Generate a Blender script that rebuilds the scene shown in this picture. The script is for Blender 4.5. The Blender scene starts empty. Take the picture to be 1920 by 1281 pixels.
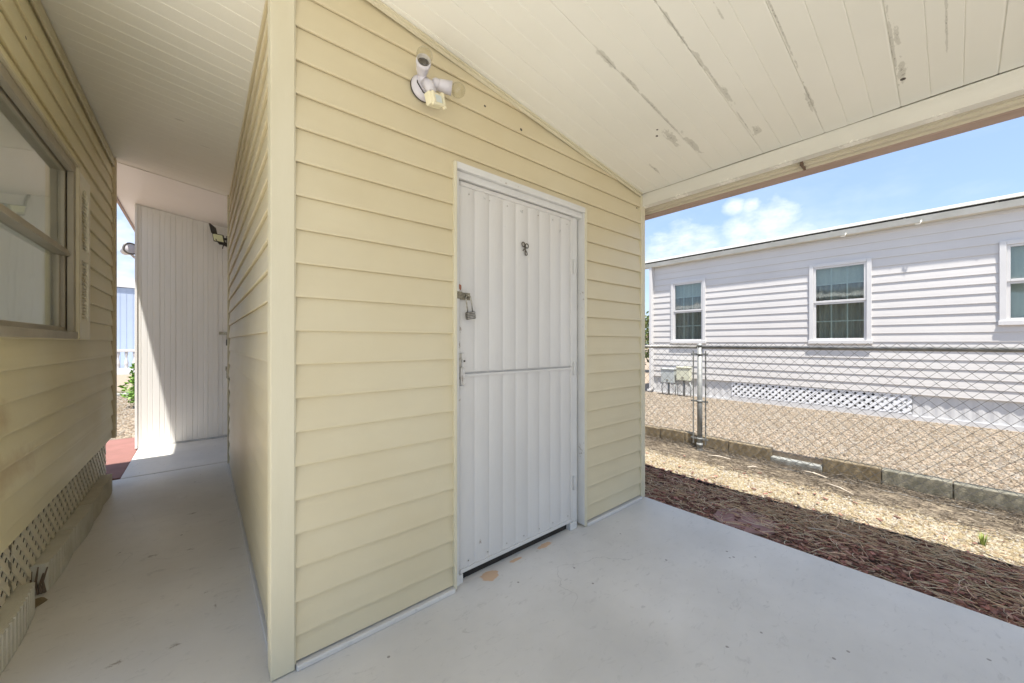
import bpy, bmesh, math, random
from mathutils import Vector, Matrix, noise
R = math.radians
S = bpy.context.scene
COL = S.collection
rnd = random.Random(7)

# ------------------------------------------------------------ camera, sky, sun, exposure
cam = bpy.data.cameras.new("camera"); camo = bpy.data.objects.new("camera", cam); COL.objects.link(camo)
cam.sensor_width = 36; cam.lens = 36*695/1920; cam.clip_start = .02; cam.clip_end = 1500
cam.shift_y = 2.5/1920
camo.location = (0, 0, 1.22); camo.rotation_euler = (R(90), 0, R(-39.95))
S.camera = camo
S.view_settings.view_transform = 'Standard'; S.view_settings.look = 'None'
S.view_settings.exposure = 1.72; S.view_settings.gamma = 1
S.cycles.max_bounces = 14; S.cycles.diffuse_bounces = 9; S.cycles.glossy_bounces = 5
S.cycles.transparent_max_bounces = 12
SUNV = Vector((.175, .23, -1)).normalized()
SUN_STRENGTH = 3.7; SKY_STRENGTH = .085

def N(nt, t, **kw):
    n = nt.nodes.new(t)
    for k, v in kw.items():
        if k.startswith('i_'): n.inputs[k[2:].replace('_', ' ')].default_value = v
        else: setattr(n, k, v)
    return n
def mathn(nt, op, a, b=None, c=None, clamp=False):
    n = nt.nodes.new('ShaderNodeMath'); n.operation = op; n.use_clamp = clamp
    for i, v in enumerate((a, b, c)):
        if v is None: continue
        if isinstance(v, (int, float)): n.inputs[i].default_value = v
        else: nt.links.new(v, n.inputs[i])
    return n.outputs[0]
def blobs(nt, vec, items):
    """sum of soft ellipsoids: (cx,cy,cz, rx,ry,rz) -> 1 at the centre, 0 at the rim"""
    out = None
    for cx, cy, cz, rx, ry, rz in items:
        s = N(nt, 'ShaderNodeVectorMath', operation='SUBTRACT'); nt.links.new(vec, s.inputs[0]); s.inputs[1].default_value = (cx, cy, cz)
        m = N(nt, 'ShaderNodeVectorMath', operation='DIVIDE'); nt.links.new(s.outputs[0], m.inputs[0]); m.inputs[1].default_value = (rx, ry, rz)
        l = N(nt, 'ShaderNodeVectorMath', operation='LENGTH'); nt.links.new(m.outputs[0], l.inputs[0])
        v = mathn(nt, 'SUBTRACT', 1.0, l.outputs['Value'], clamp=True)
        out = v if out is None else mathn(nt, 'MAXIMUM', out, v)
    return out
def mixc(nt, fac, a, b):
    n = nt.nodes.new('ShaderNodeMix'); n.data_type = 'RGBA'
    for sock, v in ((n.inputs[0], fac), (n.inputs[6], a), (n.inputs[7], b)):
        if isinstance(v, (int, float)): sock.default_value = v
        elif isinstance(v, tuple): sock.default_value = (*v, 1)
        else: nt.links.new(v, sock)
    return n.outputs[2]
def ramp(nt, fac, stops):
    n = nt.nodes.new('ShaderNodeValToRGB'); e = n.color_ramp.elements
    while len(e) < len(stops): e.new(.5)
    for el, (p, c) in zip(e, stops):
        el.position = p; el.color = (*c, 1) if isinstance(c, tuple) else (c, c, c, 1)
    nt.links.new(fac, n.inputs[0]); return n.outputs[0]
def noisen(nt, vec, scale, detail=4, rough=.55, dist=0):
    n = N(nt, 'ShaderNodeTexNoise'); n.inputs['Scale'].default_value = scale; n.inputs['Detail'].default_value = detail
    n.inputs['Roughness'].default_value = rough; n.inputs['Distortion'].default_value = dist
    nt.links.new(vec, n.inputs['Vector']); return n.outputs['Fac']
def scaled(nt, vec, sc):
    m = N(nt, 'ShaderNodeVectorMath', operation='MULTIPLY'); nt.links.new(vec, m.inputs[0]); m.inputs[1].default_value = sc
    return m.outputs[0]

w = bpy.data.worlds.new("World"); S.world = w; w.use_nodes = True
nt = w.node_tree; nt.nodes.clear()
sky = N(nt, 'ShaderNodeTexSky'); sky.sky_type = 'NISHITA'; sky.sun_disc = False
sky.sun_elevation = R(73.9); sky.sun_rotation = math.atan2(-.175, -.23)
sky.air_density = 1.0; sky.dust_density = .6; sky.ozone_density = 1.2
tc = N(nt, 'ShaderNodeTexCoord')
def dirv(x, y):
    r, u = (x-960)/695, (643-y)/695
    s, c = math.sin(R(39.95)), math.cos(R(39.95))
    return Vector((s+c*r, c-s*r, u)).normalized()
cl = []
for x, y, rad in ((1440, 418, .075), (1395, 440, .07), (1480, 450, .07), (1300, 470, .10), (1255, 480, .09), (1375, 388, .03), (1410, 386, .025),
                  (235, 500, .22), (240, 440, .09)):
    d = dirv(x, y); cl.append((d.x, d.y, d.z, rad, rad, rad*.8))
nz = noisen(nt, scaled(nt, tc.outputs['Generated'], (1, 1, 1.6)), 14, 8, .62, .4)
nz2 = noisen(nt, scaled(nt, tc.outputs['Generated'], (1, 1, 2.2)), 2.3, 6, .6)
bl = blobs(nt, tc.outputs['Generated'], cl)
dens = mathn(nt, 'ADD', mathn(nt, 'MULTIPLY', bl, .75), mathn(nt, 'MULTIPLY', nz, 1.05))
cm = mathn(nt, 'MULTIPLY', ramp(nt, dens, [(.60, 0.0), (.74, .45), (1.0, 1.0)]), mathn(nt, 'GREATER_THAN', bl, .001))
wisp = mathn(nt, 'MULTIPLY', ramp(nt, nz2, [(.42, 0.0), (.75, 1.0)]), .55)
cloud = mathn(nt, 'MAXIMUM', cm, wisp)
base = mixc(nt, .62, sky.outputs[0], (1.75, 2.45, 3.9))
nz3 = noisen(nt, scaled(nt, tc.outputs['Generated'], (1, 1, 2.0)), 22, 6, .6)
skyc = mixc(nt, cloud, base, mixc(nt, ramp(nt, nz3, [(.35, 0.0), (.62, 1.0)]), (2.7, 3.3, 4.4), (3.7, 4.1, 4.9)))
bg = N(nt, 'ShaderNodeBackground'); bg.inputs['Strength'].default_value = SKY_STRENGTH
nt.links.new(skyc, bg.inputs['Color'])
wo = N(nt, 'ShaderNodeOutputWorld'); nt.links.new(bg.outputs[0], wo.inputs[0])

sl = bpy.data.lights.new("sun", 'SUN'); sl.energy = SUN_STRENGTH; sl.angle = R(1.0); sl.color = (1, .955, .88)
so = bpy.data.objects.new("sun", sl); COL.objects.link(so)
so.rotation_euler = SUNV.to_track_quat('-Z', 'Y').to_euler(); so.location = (-3, -4, 20)

# ------------------------------------------------------------ materials
M = {}
def pm(name, c1, c2=None, scale=4, rough=.6, bump=0, bscale=60, spec=.4, metal=0, stretch=(1, 1, 1), detail=5,
       spots=None, stops=None):
    """procedural surface: two-tone noise, fine bump; spots=[(items, colour, noise scale, gain)] adds shaped stains"""
    m = bpy.data.materials.new(name); m.use_nodes = True; nt = m.node_tree
    b = nt.nodes['Principled BSDF']; g = N(nt, 'ShaderNodeNewGeometry'); pos = g.outputs['Position']
    c2 = c2 or tuple(v*.9 for v in c1)
    f = noisen(nt, scaled(nt, pos, stretch), scale, detail)
    col = mixc(nt, ramp(nt, f, stops or [(.35, 0.0), (.65, 1.0)]), c1, c2)
    for items, scol, sscale, gain, thr, *soft in (spots or []):
        k = blobs(nt, pos, items); n2 = noisen(nt, scaled(nt, pos, (soft[1], 1, 1)) if len(soft) > 1 else pos, sscale, 7, .68)
        d = mathn(nt, 'ADD', mathn(nt, 'MULTIPLY', k, gain), n2)
        d = mathn(nt, 'MULTIPLY', ramp(nt, d, [(thr, 0.0), (thr+(soft[0] if soft else .06), 1.0)]), mathn(nt, 'GREATER_THAN', k, .001))
        col = mixc(nt, d, col, scol)
    nt.links.new(col, b.inputs['Base Color'])
    rr = mathn(nt, 'ADD', mathn(nt, 'MULTIPLY', f, .2), rough-.1)
    nt.links.new(rr, b.inputs['Roughness'])
    b.inputs['Specular IOR Level'].default_value = spec; b.inputs['Metallic'].default_value = metal
    if bump:
        bn = N(nt, 'ShaderNodeBump'); bn.inputs['Strength'].default_value = bump; bn.inputs['Distance'].default_value = .01
        nt.links.new(noisen(nt, scaled(nt, pos, stretch), bscale, 4), bn.inputs['Height']); nt.links.new(bn.outputs[0], b.inputs['Normal'])
    M[name] = m; return m
def island(name, stops, rough=.8, spec=.3, scale=0):
    m = bpy.data.materials.new(name); m.use_nodes = True; nt = m.node_tree; b = nt.nodes['Principled BSDF']
    g = N(nt, 'ShaderNodeNewGeometry'); c = ramp(nt, g.outputs['Random Per Island'], stops)
    if scale:
        n = noisen(nt, g.outputs['Position'], scale, 3); c = mixc(nt, mathn(nt, 'MULTIPLY', n, .35), c, tuple(v*.5 for v in stops[0][1]))
    nt.links.new(c, b.inputs['Base Color']); b.inputs['Roughness'].default_value = rough; b.inputs['Specular IOR Level'].default_value = spec
    M[name] = m; return m

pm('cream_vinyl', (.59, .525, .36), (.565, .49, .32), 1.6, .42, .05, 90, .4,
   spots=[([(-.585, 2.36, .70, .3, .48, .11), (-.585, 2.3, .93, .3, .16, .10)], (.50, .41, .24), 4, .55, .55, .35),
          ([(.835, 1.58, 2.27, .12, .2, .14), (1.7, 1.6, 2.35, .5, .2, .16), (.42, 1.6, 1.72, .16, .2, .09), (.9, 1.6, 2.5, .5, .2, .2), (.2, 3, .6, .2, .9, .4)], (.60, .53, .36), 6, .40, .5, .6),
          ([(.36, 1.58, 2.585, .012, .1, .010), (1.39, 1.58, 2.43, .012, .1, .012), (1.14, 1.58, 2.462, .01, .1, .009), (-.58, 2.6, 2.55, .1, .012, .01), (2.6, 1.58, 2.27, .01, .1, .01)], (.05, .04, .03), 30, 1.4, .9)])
pm('home_vinyl_lightened', (.74, .685, .48), (.71, .645, .43), 1.6, .42, .05, 90, .4,  # shed vinyl made paler, to offset the dim light in the passage
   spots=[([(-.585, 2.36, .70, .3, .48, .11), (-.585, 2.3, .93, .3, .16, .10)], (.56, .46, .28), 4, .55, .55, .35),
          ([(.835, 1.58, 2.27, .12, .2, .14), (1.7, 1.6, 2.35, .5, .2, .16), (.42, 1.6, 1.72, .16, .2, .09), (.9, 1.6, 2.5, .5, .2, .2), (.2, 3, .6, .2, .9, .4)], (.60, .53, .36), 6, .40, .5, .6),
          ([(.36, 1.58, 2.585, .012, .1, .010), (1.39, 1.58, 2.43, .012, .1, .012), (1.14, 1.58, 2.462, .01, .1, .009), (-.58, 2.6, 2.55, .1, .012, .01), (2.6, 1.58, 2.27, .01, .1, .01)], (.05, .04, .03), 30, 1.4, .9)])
pm('cream_trim', (.61, .565, .42), (.57, .52, .37), 2.5, .45, .04, 70, .4, stretch=(3, 3, .6))
pm('shutter_pale', (.86, .84, .75), (.83, .80, .70), 3, .45, .04, 60, .4)
pm('tan_trim', (.56, .46, .30), (.62, .54, .38), 9, .55, .1, 60, .3, stretch=(2, 2, 1))
pm('door_white', (.60, .585, .555), (.565, .55, .52), 3, .38, .04, 60, .45, stretch=(1, 1, .5),
   spots=[([(1.16, 1.61, 1.99, .03, .1, .02), (1.42, 1.61, 1.98, .04, .1, .02), (1.75, 1.61, 1.93, .04, .1, .04), (1.3, 1.61, 1.87, .012, .1, .012)], (.42, .42, .40), 90, .35, .76),
          ([(1.008, 1.6, 1.50, .022, .1, .05), (1.01, 1.6, 1.29, .02, .1, .05), (1.0, 1.6, 1.21, .025, .1, .05), (1.01, 1.6, 1.04, .03, .1, .03), (1.0, 1.6, .93, .02, .1, .02), (1.13, 1.61, .17, .02, .1, .03)], (.33, .29, .25), 120, .45, .80),
          ([(1.006, 1.6, 1.505, .014, .1, .022)], (.28, .10, .05), 60, 1.0, .75)])
pm('frame_white', (.62, .615, .59), (.57, .565, .54), 6, .45, .05, 60, .4,
   spots=[([(1.3, 1.58, 2.09, .3, .1, .02), (1.93, 1.6, 1.5, .03, .1, .4), (1.93, 1.6, .5, .03, .1, .3)], (.36, .33, .28), 40, .35, .80)])
peel = [(1.46, 1.048, 2.54, .17, .022, .3), (1.64, 1.04, 2.54, .15, .018, .3), (1.85, 1.043, 2.5, .18, .014, .3), (2.17, 1.095, 2.45, .15, .040, .3), (2.29, 1.03, 2.4, .20, .030, .3), (2.06, 1.043, 2.5, .25, .010, .3), (1.5, .755, 2.5, .3, .012, .3), (1.9, .745, 2.5, .3, .010, .3), (2.3, .745, 2.5, .3, .007, .3), (1.75, .455, 2.5, .5, .007, .3), (1.3, .60, 2.5, .4, .01, .3), (2.3, .46, 2.5, .25, .010, .3), (2.2, .165, 2.5, .4, .009, .3), (2.4, .15, 2.4, .10, .024, .3), (2.2, .02, 2.5, .3, .006, .3),
        (1.75, .748, 2.5, .14, .014, .3), (2.02, .735, 2.5, .14, .017, .3), (2.40, .72, 2.4, .08, .03, .3), (2.38, .15, 2.4, .14, .018, .3), (2.15, .15, 2.4, .1, .014, .3), (2.4, 1.33, 2.4, .12, .015, .3),
        (-.12, 3.45, 2.7, .05, .014, .3), (.02, 3.75, 2.7, .05, .012, .3), (2.35, .47, 2.4, .12, .012, .3)]
pm('ceiling_paint', (.75, .735, .665), (.71, .695, .62), 1.1, .5, .06, 25, .35,
   spots=[(peel, (.56, .545, .48), 48, .46, .68, .05, .4), (peel, (.31, .295, .25), 170, .30, .78, .06, .6),
          ([(2.44, .15, 2.4, .012, .012, .2), (2.05, 1.12, 2.4, .008, .008, .2), (2.1, 1.15, 2.4, .012, .01, .2)], (.06, .05, .04), 30, 1.5, .8)])
pm('ceiling_white', (.82, .79, .75), (.78, .75, .71), 1, .45, .03, 25, .4)
pm('beam_paint', (.66, .64, .57), (.60, .585, .52), 5, .5, .12, 80, .35, stretch=(1, .3, 1),
   spots=[([(2.68, y*.31-1.2, 2.29, .06, .13, .02) for y in range(10)], (.80, .78, .70), 55, .5, .75)])
pm('gutter_cream', (.60, .55, .43), (.54, .49, .38), 4, .45, .05, 60, .4, stretch=(1, .2, 1))
pm('fascia_brown', (.33, .24, .19), (.40, .30, .25), 8, .6, .1, 60, .3, stretch=(1, .3, 1))
pm('splice_dark', (.10, .07, .05), (.16, .10, .06), 60, .7)
chips = [(1.16, 1.565, 0, .075, .055, .05), (1.58, 1.585, 0, .08, .025, .05), (1.36, 1.585, 0, .06, .018, .05)]
def concrete():
    m = bpy.data.materials.new('painted_concrete'); m.use_nodes = True; nt = m.node_tree; b = nt.nodes['Principled BSDF']
    g = N(nt, 'ShaderNodeNewGeometry'); pos = g.outputs['Position']
    f = noisen(nt, pos, 1.7, 7, .62); col = mixc(nt, ramp(nt, f, [(.36, 0.0), (.66, 1.0)]), (.665, .645, .605), (.585, .565, .525))
    # tan wash in the passage: shade and yellow wall bounce put into the colour
    k = blobs(nt, pos, [(-.15, 2.4, 0, .75, 3.0, 1), (.1, .9, 0, 1.0, 1.1, 1)])
    col = mixc(nt, mathn(nt, 'MULTIPLY', k, mathn(nt, 'MULTIPLY', noisen(nt, pos, 2.5, 6, .7), 1.2)), col, (.56, .52, .45))
    # scuffs
    sc = noisen(nt, scaled(nt, pos, (1, 2.2, 1)), 13, 8, .72, 1.2)
    col = mixc(nt, mathn(nt, 'MULTIPLY', ramp(nt, sc, [(.57, 0.0), (.72, 1.0)]), .50), col, (.30, .285, .26))
    col = mixc(nt, mathn(nt, 'MULTIPLY', ramp(nt, noisen(nt, pos, .9, 5, .6), [(.40, 0.0), (.62, 1.0)]), .35), col, (.43, .43, .42))
    cr = N(nt, 'ShaderNodeTexVoronoi', feature='DISTANCE_TO_EDGE'); cr.inputs['Scale'].default_value = .55
    wv = N(nt, 'ShaderNodeVectorMath', operation='ADD'); nt.links.new(pos, wv.inputs[0])
    cn = N(nt, 'ShaderNodeTexNoise'); cn.inputs['Scale'].default_value = 2.5; cn.inputs['Detail'].default_value = 8; nt.links.new(pos, cn.inputs['Vector'])
    nt.links.new(scaled(nt, cn.outputs['Color'], (.5, .5, 0)), wv.inputs[1]); nt.links.new(wv.outputs[0], cr.inputs['Vector'])
    ck = mathn(nt, 'MULTIPLY', mathn(nt, 'LESS_THAN', cr.outputs['Distance'], .0011), ramp(nt, noisen(nt, pos, 1.3, 3), [(.50, 0.0), (.58, 1.0)]))
    col = mixc(nt, mathn(nt, 'MULTIPLY', ck, .28), col, (.22, .21, .20))
    # specks
    v = N(nt, 'ShaderNodeTexVoronoi'); v.inputs['Scale'].default_value = 9; nt.links.new(pos, v.inputs['Vector'])
    sp = mathn(nt, 'MULTIPLY', mathn(nt, 'LESS_THAN', v.outputs['Distance'], .06), mathn(nt, 'GREATER_THAN', noisen(nt, pos, 3, 2), .5))
    col = mixc(nt, mathn(nt, 'MULTIPLY', sp, .75), col, (.17, .15, .13))
    spots = [(-.25, 2.05, 0, .05, .03, .1), (-.08, 2.02, 0, .045, .028, .1), (-.18, 1.72, 0, .05, .03, .1), (.02, 2.35, 0, .03, .02, .1), (-.4, 1.66, 0, .05, .02, .1), (-.33, 1.83, 0, .06, .012, .1),
             (-.22, 2.95, 0, .05, .03, .1), (-.05, 2.9, 0, .03, .02, .1), (0.05, 2.2, 0, .01, .05, .1), (-.05, 3.5, 0, .05, .03, .1)]
    k2 = blobs(nt, pos, spots); n2 = noisen(nt, scaled(nt, pos, (1, 1.6, 1)), 42, 9, .78, .8)
    d = mathn(nt, 'MULTIPLY', ramp(nt, mathn(nt, 'ADD', mathn(nt, 'MULTIPLY', k2, .26), n2), [(.64, 0.0), (.76, 1.0)]), mathn(nt, 'GREATER_THAN', k2, .001))
    col = mixc(nt, mathn(nt, 'MULTIPLY', d, .8), col, (.20, .17, .13))
    k3 = blobs(nt, pos, chips); n3 = noisen(nt, pos, 26, 7, .65)
    d = mathn(nt, 'MULTIPLY', ramp(nt, mathn(nt, 'ADD', mathn(nt, 'MULTIPLY', k3, .7), n3), [(.70, 0.0), (.73, 1.0)]), mathn(nt, 'GREATER_THAN', k3, .001))
    col = mixc(nt, d, col, (.62, .43, .28))
    nt.links.new(col, b.inputs['Base Color'])
    nt.links.new(mathn(nt, 'ADD', mathn(nt, 'MULTIPLY', f, .25), .36), b.inputs['Roughness']); b.inputs['Specular IOR Level'].default_value = .35
    bn = N(nt, 'ShaderNodeBump'); bn.inputs['Strength'].default_value = .22; bn.inputs['Distance'].default_value = .006
    nt.links.new(mathn(nt, 'ADD', noisen(nt, pos, 5, 8, .65), mathn(nt, 'MULTIPLY', noisen(nt, pos, 120, 3), .15)), bn.inputs['Height']); nt.links.new(bn.outputs[0], b.inputs['Normal'])
    M['painted_concrete'] = m
concrete()
pm('pale_concrete', (.74, .71, .65), (.68, .65, .59), 3, .8, .2, 50, .3)
pm('red_concrete', (.21, .10, .085), (.185, .09, .075), 5, .75, .2, 50, .3)
pm('curb_grey', (.52, .53, .54), (.42, .42, .42), 12, .6, .25, 70, .3)
pm('block_tan', (.30, .24, .155), (.20, .155, .095), 9, .9, .4, 90, .2)
pm('block_grey', (.31, .285, .22), (.19, .18, .135), 11, .9, .4, 90, .2)
pm('block_pale', (.42, .42, .39), (.30, .30, .27), 9, .9, .5, 60, .2)
pm('edging_taupe', (.54, .505, .41), (.45, .42, .335), 7, .85, .35, 90, .2)
pm('edging_green', (.58, .56, .48), (.50, .475, .39), 7, .85, .35, 90, .2)
pm('lattice_cream', (.74, .69, .56), (.70, .64, .50), 8, .55, .05, 60, .3)
pm('lattice_white', (.76, .77, .79), (.70, .71, .72), 8, .5, .05, 60, .3)
pm('void_shade', (.035, .03, .025), (.02, .018, .015), 9, .95)  # near-black that stands in for shade in gaps and closed hollows
pm('bank_soil', (.24, .20, .145), (.13, .105, .08), 22, .95, .8, 90, .1, detail=8)
pm('soil', (.22, .15, .11), (.15, .10, .075), 14, .95, .6, 80, .1)
pm('metal_frame_tan', (.40, .365, .30), (.34, .31, .25), 5, .42, .05, 60, .45)
pm('blind_pale', (.84, .84, .77), (.81, .80, .72), 2, .7, .02, 40, .2)
pm('white_siding', (.59, .57, .55), (.565, .545, .525), 2, .4, .03, 70, .4)
pm('white_trim', (.62, .61, .60), (.58, .57, .56), 3, .4, .03, 70, .4)
pm('skirt_white', (.60, .60, .60), (.54, .54, .54), 5, .45, .06, 60, .4, stretch=(1, 3, .4))
pm('white_panel', (.80, .79, .77), (.76, .75, .725), 3, .45, .05, 60, .4, stretch=(4, 4, .35))
pm('house_gutter', (.60, .59, .53), (.50, .485, .42), 5, .5, .08, 60, .35, stretch=(1, .7, 1))
pm('metal_roof', (.36, .355, .36), (.29, .28, .285), 9, .7, .1, 60, .4, stretch=(1, 2, 1))
pm('far_blue', (.38, .44, .55), (.36, .42, .53), 2, .6)
pm('galvanised', (.27, .275, .265), (.19, .195, .19), 16, .55, .15, 90, .4, metal=.3)
pm('wire_grey', (.20, .195, .185), (.14, .135, .125), 14, .6, .1, 90, .4, metal=.2)
pm('rail_steel', (.30, .29, .27), (.20, .195, .18), 9, .5, .1, 90, .5, metal=.5)
pm('box_grey', (.42, .45, .44), (.38, .40, .39), 7, .5, .05, 50, .4)
pm('box_beige', (.58, .58, .45), (.52, .52, .40), 7, .5, .05, 50, .4)
pm('black_plastic', (.035, .033, .03), (.05, .045, .04), 9, .5)
pm('light_shell', (.62, .60, .64), (.56, .54, .57), 9, .4, .03, 50, .4)
pm('aged_cream_plastic', (.74, .69, .50), (.68, .62, .42), 14, .45, .05, 50, .4)
pm('socket_dark', (.16, .15, .14), (.10, .09, .085), 20, .5, metal=.4)
pm('steel', (.46, .44, .38), (.26, .24, .19), 60, .35, .2, 120, .5, metal=.8)
pm('hasp_bronze', (.27, .245, .18), (.15, .13, .09), 60, .45, .2, 120, .5, metal=.5)
pm('brass_dark', (.13, .115, .085), (.08, .07, .055), 60, .38, .1, 120, .5, metal=.6)
pm('led_yellow', (.66, .68, .45), (.60, .62, .40), 90, .35)
pm('grille', (.62, .68, .66), (.56, .61, .60), 5, .4)
pm('curtain_grey', (.46, .47, .44), (.34, .35, .33), 6, .85, .1, 40, .2, stretch=(1, 3, .3))
pm('curtain_pale', (.62, .66, .62), (.55, .58, .55), 6, .85, .1, 40, .2, stretch=(1, 3, .3))
pm('bark', (.19, .14, .10), (.12, .09, .065), 20, .9, .5, 60)
pm('stick_pale', (.52, .46, .38), (.40, .34, .27), 30, .85, .3, 120)
pm('edging_black', (.035, .03, .028), (.06, .05, .045), 20, .6)
pm('gravel_near', (.30, .25, .165), (.22, .17, .10), 55, .95, .9, 90, .2, detail=8)
pm('gravel_far', (.30, .245, .19), (.22, .17, .125), 40, .95, .9, 70, .2, detail=8)
pm('patch_pink', (.36, .22, .20), (.27, .17, .15), 18, .95, .4, 70, .1)
island('stone_tan', [(0, (0.275, 0.239, 0.168)), (.25, (0.310, 0.280, 0.221)), (.5, (0.208, 0.160, 0.094)), (.7, (0.266, 0.217, 0.124)), (.86, (0.147, 0.111, 0.076)), (1, (0.328, 0.310, 0.275))])
island('stone_pink', [(0, (0.210, 0.175, 0.130)), (.25, (0.241, 0.213, 0.175)), (.5, (0.165, 0.128, 0.089)), (.7, (0.210, 0.168, 0.117)), (.86, (0.122, 0.092, 0.066)), (1, (0.267, 0.248, 0.219))])
island('mulch_chip', [(0, (0.201, 0.100, 0.076)), (.3, (0.294, 0.149, 0.116)), (.55, (0.121, 0.069, 0.054)), (.75, (0.402, 0.189, 0.151)), (.9, (0.428, 0.296, 0.221)), (1, (0.240, 0.142, 0.104))], .9, .15)
island('pine_needle', [(0, (0.838, 0.623, 0.439)), (.4, (0.598, 0.420, 0.288)), (.7, (0.848, 0.767, 0.564)), (1, (0.419, 0.284, 0.188))], .7, .3)
island('needle_grey', [(0, (.20, .165, .125)), (.4, (.13, .105, .08)), (.7, (.34, .29, .23)), (1, (.09, .075, .06))], .8, .2)
island('leaf_green', [(0, (.09, .19, .025)), (.4, (.14, .27, .04)), (.75, (.20, .34, .06)), (1, (.06, .12, .02))], .5, .4)
island('leaf_dark', [(0, (.07, .11, .03)), (.4, (.11, .15, .045)), (.75, (.18, .20, .07)), (1, (.04, .065, .02))], .6, .3)
island('grass_blade', [(0, (.22, .30, .06)), (.5, (.30, .36, .10)), (1, (.16, .24, .05))], .6, .3)

def glass(name, tint, rough=.03, mirror=1.0, bump=.08):
    m = bpy.data.materials.new(name); m.use_nodes = True; nt = m.node_tree; nt.nodes.clear()
    t = N(nt, 'ShaderNodeBsdfTransparent'); t.inputs[0].default_value = (*tint, 1)
    g = N(nt, 'ShaderNodeBsdfGlossy'); g.inputs['Roughness'].default_value = rough
    geo = N(nt, 'ShaderNodeNewGeometry')
    n = noisen(nt, geo.outputs['Position'], 2.5, 2); bn = N(nt, 'ShaderNodeBump'); bn.inputs['Strength'].default_value = bump; bn.inputs['Distance'].default_value = .02
    nt.links.new(n, bn.inputs['Height']); nt.links.new(bn.outputs[0], g.inputs['Normal'])
    fr = N(nt, 'ShaderNodeLayerWeight'); fr.inputs[0].default_value = .5
    mx = N(nt, 'ShaderNodeMixShader'); nt.links.new(mathn(nt, 'ADD', mathn(nt, 'MULTIPLY', mathn(nt, 'POWER', fr.outputs['Facing'], 2.6), .7*mirror), .045*mirror, clamp=True), mx.inputs[0])
    nt.links.new(t.outputs[0], mx.inputs[1]); nt.links.new(g.outputs[0], mx.inputs[2])
    o = N(nt, 'ShaderNodeOutputMaterial'); nt.links.new(mx.outputs[0], o.inputs[0]); M[name] = m
glass('glass_clear', (.93, .95, .93)); glass('glass_green', (.84, .88, .86), .04, 1.8); glass('bulb_glass', (.92, .91, .86), .1, .9, 0)

m = bpy.data.materials.new('sheer'); m.use_nodes = True; nt = m.node_tree; nt.nodes.clear()
d_ = N(nt, 'ShaderNodeBsdfDiffuse'); d_.inputs[0].default_value = (.86, .86, .78, 1); t_ = N(nt, 'ShaderNodeBsdfTranslucent'); t_.inputs[0].default_value = (.88, .88, .80, 1)
x_ = N(nt, 'ShaderNodeMixShader'); x_.inputs[0].default_value = .55; nt.links.new(d_.outputs[0], x_.inputs[1]); nt.links.new(t_.outputs[0], x_.inputs[2])
o_ = N(nt, 'ShaderNodeOutputMaterial'); nt.links.new(x_.outputs[0], o_.inputs[0]); M['sheer'] = m
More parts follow.
